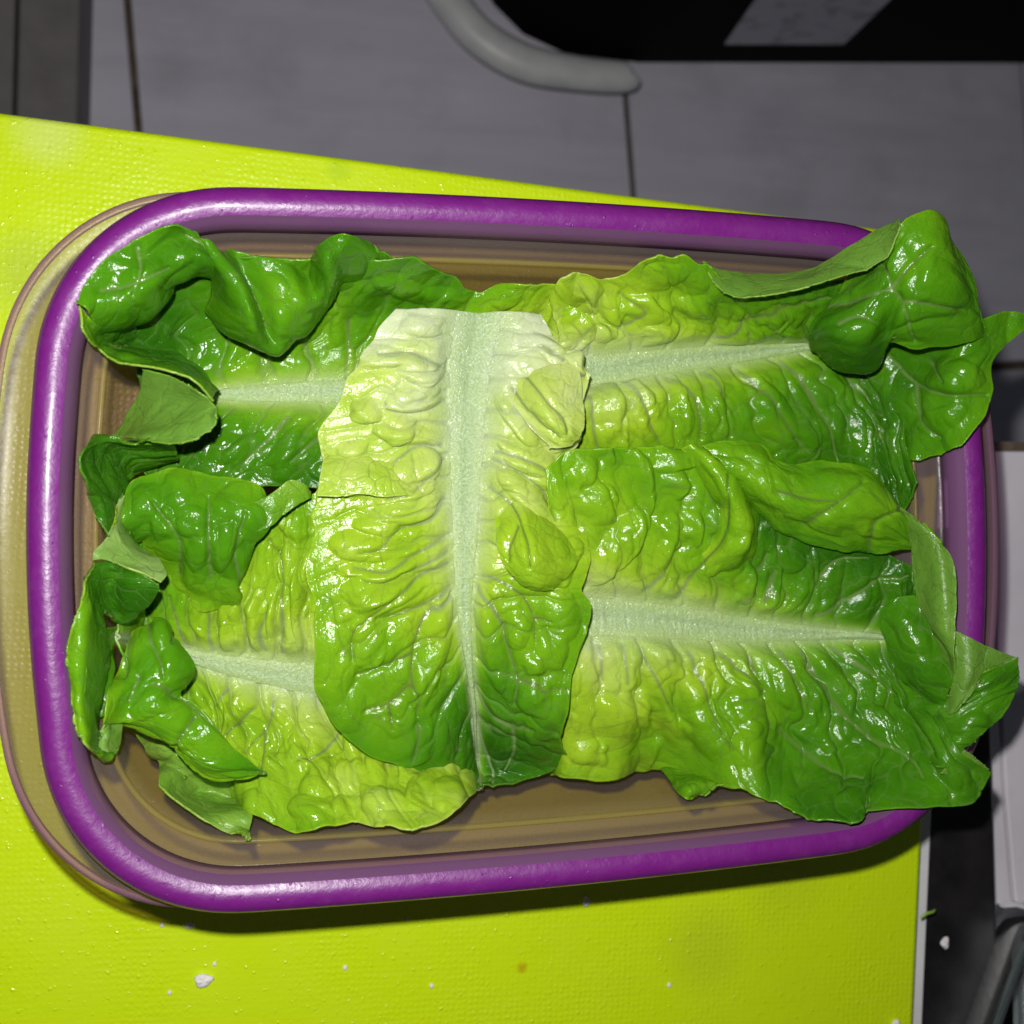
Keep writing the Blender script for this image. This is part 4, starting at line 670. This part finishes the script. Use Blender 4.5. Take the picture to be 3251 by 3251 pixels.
blade(C, cr, 'C', cc, lines=[('9', [(1130, 1010), (1280, 1070), (1400, 1160), (1480, 1260), (1520, 1400)]), ('9', [(1110, 1190), (1230, 1280), (1310, 1410), (1355, 1560), (1365, 1700)]), ('9', [(1150, 960), (1300, 970), (1430, 1030), (1530, 1150)]), ('9', [(1250, 560), (1330, 680), (1450, 800), (1560, 880)]), ('9', [(1330, 500), (1480, 650), (1590, 760)]), ('9', [(1400, 300), (1550, 380), (1680, 480)]), ('9', [(830, 640), (640, 700), (480, 700), (450, 640)]), ('9', [(800, 920), (640, 930), (500, 1030), (400, 1130), (370, 1240)]), ('9', [(820, 1010), (720, 1090), (600, 1190), (450, 1250)]), ('9', [(830, 1260), (720, 1400), (540, 1450), (400, 1560), (280, 1580)]), ('9', [(830, 1500), (650, 1600), (450, 1690), (250, 1690)]), ('9', [(840, 1600), (640, 1700), (500, 1740), (300, 1760)]), ('9', [(830, 420), (640, 340), (420, 330)]), ('10', [(840, 170), (640, 260), (470, 380), (330, 500), (240, 600), (230, 760)]), ('10', [(870, 380), (700, 480), (640, 620), (610, 740), (600, 920), (635, 1000), (640, 1130)]), ('10', [(610, 740), (450, 810), (260, 880)]), ('10', [(600, 930), (470, 1050), (300, 1110)]), ('10', [(860, 330), (700, 420), (520, 500), (380, 520)]), ('10', [(460, 1060), (470, 1200)]), ('10', [(640, 1190), (600, 1400)]), ('10', [(1060, 250), (1200, 290), (1320, 380), (1385, 510), (1400, 650)]), ('10', [(1030, 330), (1120, 420), (1190, 540), (1230, 700), (1270, 850), (1285, 930), (1270, 1050)]), ('10', [(1285, 920), (1400, 910), (1460, 960), (1600, 970)]), ('10', [(1385, 510), (1500, 530)]), ('10', [(1010, 980), (1100, 1100), (1260, 1200), (1390, 1190)]), ('10', [(1020, 1180), (1060, 1330), (1130, 1480), (1130, 1590)]), ('10', [(1260, 1200), (1265, 1350), (1210, 1480)])], ribw= [8.6, 8.0, 7.4, 6.8, 6.2, 5.6, 5.1, 4.7, 4.2, 3.7, 3.1, 2.4, 1.8, 1.3, 1., .7, .5, .3], nu=440, nv=330, seed=81, amp=.6, puff=.6, ribh=.9,
      pil=[('9', [(430, 370, 190, 90, 5, 2.8), (700, 430, 165, 110, -5, 3.4), (640, 640, 185, 88, -8, 2.8), (520, 830, 130, 90, 0, 3), (330, 720, 110, 70, 10, 2.8), (250, 950, 120, 90, 0, 2.5), (600, 1130, 230, 150, -35, 3.2), (180, 1150, 200, 95, 0, 2.4), (400, 1430, 150, 80, 0, 2.4), (560, 1330, 240, 90, -20, 2.8), (330, 1560, 280, 110, 5, 3), (400, 1700, 250, 60, -5, 2.), (420, 1870, 280, 110, -25, 2.8), (680, 160, 150, 90, 10, 2.5),
                  (1650, 720, 65, 110, 0, 2.6), (1640, 400, 75, 110, 0, 2.6), (1590, 880, 110, 80, -20, 3), (1300, 800, 55, 230, -38, 2.6), (1400, 1050, 230, 100, 35, 3.4), (1330, 1200, 230, 90, 48, 2.8), (1570, 1680, 90, 180, 25, 3.6), (1480, 330, 60, 160, -50, 2.2)]),
           ('10', [(350, 330, 230, 115, -28, 2.8), (330, 680, 120, 160, 0, 1.8), (740, 720, 110, 330, 15, 3.4), (520, 1150, 150, 130, 0, 1.8), (600, 1320, 170, 110, -30, 2.2), (1130, 680, 95, 320, -8, 3.4), (1290, 590, 90, 130, 0, 2.4), (1500, 720, 100, 140, 10, 2.4), (1400, 1010, 130, 115, 0, 3), (1400, 810, 95, 65, 0, 2.2), (1560, 500, 120, 150, 0, 1.8), (90, 850, 170, 260, 0, 2.), (1440, 1180, 120, 150, 30, 2), (200, 1100, 150, 130, 20, 2.)])])
flap(C, 'hanging_lobe', [[(1150, 1150, 52), (1230, 1130, 53), (1330, 1150, 52)], [(1148, 1290, 54), (1270, 1270, 57), (1420, 1270, 54)], [(1144, 1400, 57), (1310, 1390, 62), (1500, 1390, 56)], [(1148, 1510, 60), (1340, 1500, 65), (1570, 1490, 58)], [(1183, 1630, 61), (1380, 1620, 67), (1640, 1600, 59)], [(1250, 1730, 62), (1400, 1720, 67), (1650, 1690, 61)], [(1330, 1810, 62), (1430, 1800, 65), (1585, 1770, 61)], [(1390, 1842, 61), (1440, 1842, 62), (1500, 1826, 61)]],
     '9', [(.22, .24, .26), (.25, .27, .29), (.28, .30, .32), (.30, .32, .34), (.32, .34, .36), (.34, .36, .38), (.36, .37, .39), (.36, .38, .40)], seed=84, amp=.4, cell=6, nu=150, nv=110, lines=[('9', [(1130, 1200), (1240, 1290), (1310, 1410), (1355, 1560), (1365, 1700)]), ('9', [(1290, 1430), (1240, 1560), (1240, 1660)])], ragged=1.)
flap(C, 'pale_lobe', [[(1290, 300, 52), (1430, 290, 53), (1570, 320, 54)], [(1255, 400, 53), (1440, 400, 57), (1660, 420, 58)], [(1235, 520, 54), (1450, 540, 62), (1702, 560, 60)], [(1275, 660, 57), (1480, 690, 65), (1708, 720, 61)], [(1385, 810, 59), (1530, 830, 64), (1690, 850, 61)], [(1495, 935, 60), (1570, 942, 62), (1635, 925, 61)]],
     '9', [(.05, .06, .08), (.07, .09, .11), (.10, .12, .14), (.13, .15, .17), (.15, .17, .19), (.17, .19, .21)], seed=85, amp=.3, cell=5, nu=130, nv=110, lines=[('9', [(1250, 560), (1330, 680), (1450, 800), (1560, 880)]), ('9', [(1330, 480), (1480, 650), (1590, 760), (1600, 850)])], ragged=1.2)
flap(C, 'overlapping_fold', [[(90, 860, 50), (40, 1080, 57), (12, 1246, 59)], [(220, 860, 50), (190, 1080, 58), (170, 1244, 60)], [(330, 870, 50), (330, 1090, 58), (320, 1246, 60)], [(420, 880, 50), (410, 1100, 58), (410, 1262, 60)], [(520, 900, 50), (510, 1110, 57), (520, 1252, 59)], [(620, 940, 50), (640, 1120, 55), (680, 1240, 55)]],
     '9', [(.19, .22, .25)]*6, seed=86, amp=.5, cell=5, nu=130, nv=100, ragged=1.5)
# ------------------------------------------------------------------ small scraps
def lump(name, x, y, z, rx, ry, rz, label, mat=CRUMB, f='G', seed=0, cat='crumb', group='white crumbs', rot=0., n=10):
    r_ = np.random.default_rng(seed); v = []; fc = []
    c = P(*fr(f, x, y), z); m = n*2
    for i in range(1, n):
        th = math.pi*i/n
        for k in range(m):
            an = 2*math.pi*k/m; q = 1+.14*math.sin(an*3+seed)*math.sin(th)+.08*math.sin(an*5+seed*2.3+th*3)
            X, Y = rx*q*math.sin(th)*math.cos(an), ry*q*math.sin(th)*math.sin(an)
            v.append((c[0]+X*math.cos(rot)-Y*math.sin(rot), c[1]+X*math.sin(rot)+Y*math.cos(rot), z+rz*(1+math.cos(th))*(1+.1*math.sin(an*4+seed))))
    v.append((c[0], c[1], z+2*rz)); v.append((c[0], c[1], z)); T = len(v)-2
    for i in range(n-2):
        for k in range(m): a = i*m+k; b = i*m+(k+1) % m; fc.append((a, a+m, b+m, b))
    for k in range(m): fc.append((T, k, (k+1) % m)); fc.append((T+1, (n-2)*m+(k+1) % m, (n-2)*m+k))
    return tag(mesh_obj(name, v, fc, mat), label, cat, group)
lump('crumb', 384, 1847, 0, .0026, .0020, .0010, 'largest lumpy white crumb on the green board', seed=1)
lump('crumb', 1105, 1699, 0, .0013, .0017, .0009, 'oval white crumb near the long shadow of the purple rim', seed=2)
lump('crumb', 358, 1745, 0, .0015, .0010, .0006, 'flat white crumb at the shadow edge by the curved rim corner', seed=3)
for k, (x, y, r) in enumerate(((306, 1745, .0006), (405, 1818, .0006), (651, 1825, .0007), (814, 1859, .0007), (320, 1872, .0006), (1262, 1858, .0007), (1205, 1645, .0004), (770, 1735, .0004))):
    lump('crumb', x, y, 0, r, r*1.2, r*.5, 'tiny white speck lying on the green board', seed=10+k, n=6)
lump('crumb', 1688, 1929, 0, .0016, .0012, .0008, 'white crumb at the right edge of the green board', seed=4)
lump('crumb', 1780, 1777, -.0125, .0016, .0022, .0009, 'white crumb lying on the worn black metal plate', seed=5)
lump('crumb', 1886, 1845, -.0125, .0008, .0013, .0006, 'small white crumb at the rim of the black plate beside the tile', seed=6)
BROWN = plain('brown_skin', (.10, .035, .015), .5, noise=(300, (.16, .07, .03)))
lump('food_scrap', 418, 1962, 0, .0070, .0042, .0020, 'dark brown rounded scrap at the near edge of the green board', mat=BROWN, seed=7, cat='food scrap', group=None)
GREENB = plain('green_stalk', (.25, .42, .06), .4)
p = [P(*fr('G', x, y), z) for x, y, z in ((1737, 1732, .0012), (1748, 1724, .0016), (1760, 1720, .0012), (1764, 1716, .0002))]
tag(tube('stalk_scrap', p, [.0004, .0005, .0005, .0003], GREENB, n=8), 'thin green stalk scrap at the edge of the board above the black plate', 'stalk scrap')
# ------------------------------------------------------------------ glass dish
GL = NT('dish_glass'); GL.set(Base_Color=(.82, .90, .86), Roughness=.03, Transmission_Weight=1., IOR=1.45); GL = GL.m
a0, a1 = P(*fr('G', 1925, 1755), CZ+.03)[:2], P(*fr('G', 1855, 1950), CZ+.03)[:2]
d = (a1-a0)/np.linalg.norm(a1-a0); nrm = np.array([-d[1], d[0]])
if nrm[0] < 0: nrm = -nrm
gc = a0+d*.075+nrm*.052; grot = math.atan2(d[1], d[0])
rr = np.array(round_poly(0, 0, .088, .050, .016, 0, 8)); rr = np.stack([gc[0]+rr[:, 0]*math.cos(grot)-rr[:, 1]*math.sin(grot), gc[1]+rr[:, 0]*math.sin(grot)+rr[:, 1]*math.cos(grot)], 1)
dish = empty('glass_dish', (gc[0], gc[1], CZ)); tag(dish, 'clear glass dish corner standing on the counter tiles past the black plate', 'dish')
sweep('dish_wall', rr, [(-.020, CZ+.004), (-.010, CZ+.007), (-.0045, CZ+.018), (-.0035, CZ+.030), (-.0028, CZ+.0315), (-.0006, CZ+.0318), (.0002, CZ+.0305), (-.0008, CZ+.018), (-.006, CZ+.003), (-.020, CZ+.0005)], GL, dish, closed_prof=False)
q = np.roll(rr, -1, 0)-np.roll(rr, 1, 0); q /= np.linalg.norm(q, axis=1, keepdims=True); ii = rr-np.stack([q[:, 1], -q[:, 0]], 1)*.020; n = len(ii)
mesh_obj('dish_floor', [(*p, CZ+.004) for p in ii]+[(*p, CZ+.0005) for p in ii], [tuple(range(n)), tuple(range(2*n-1, n-1, -1))], GL, dish, smooth=False)
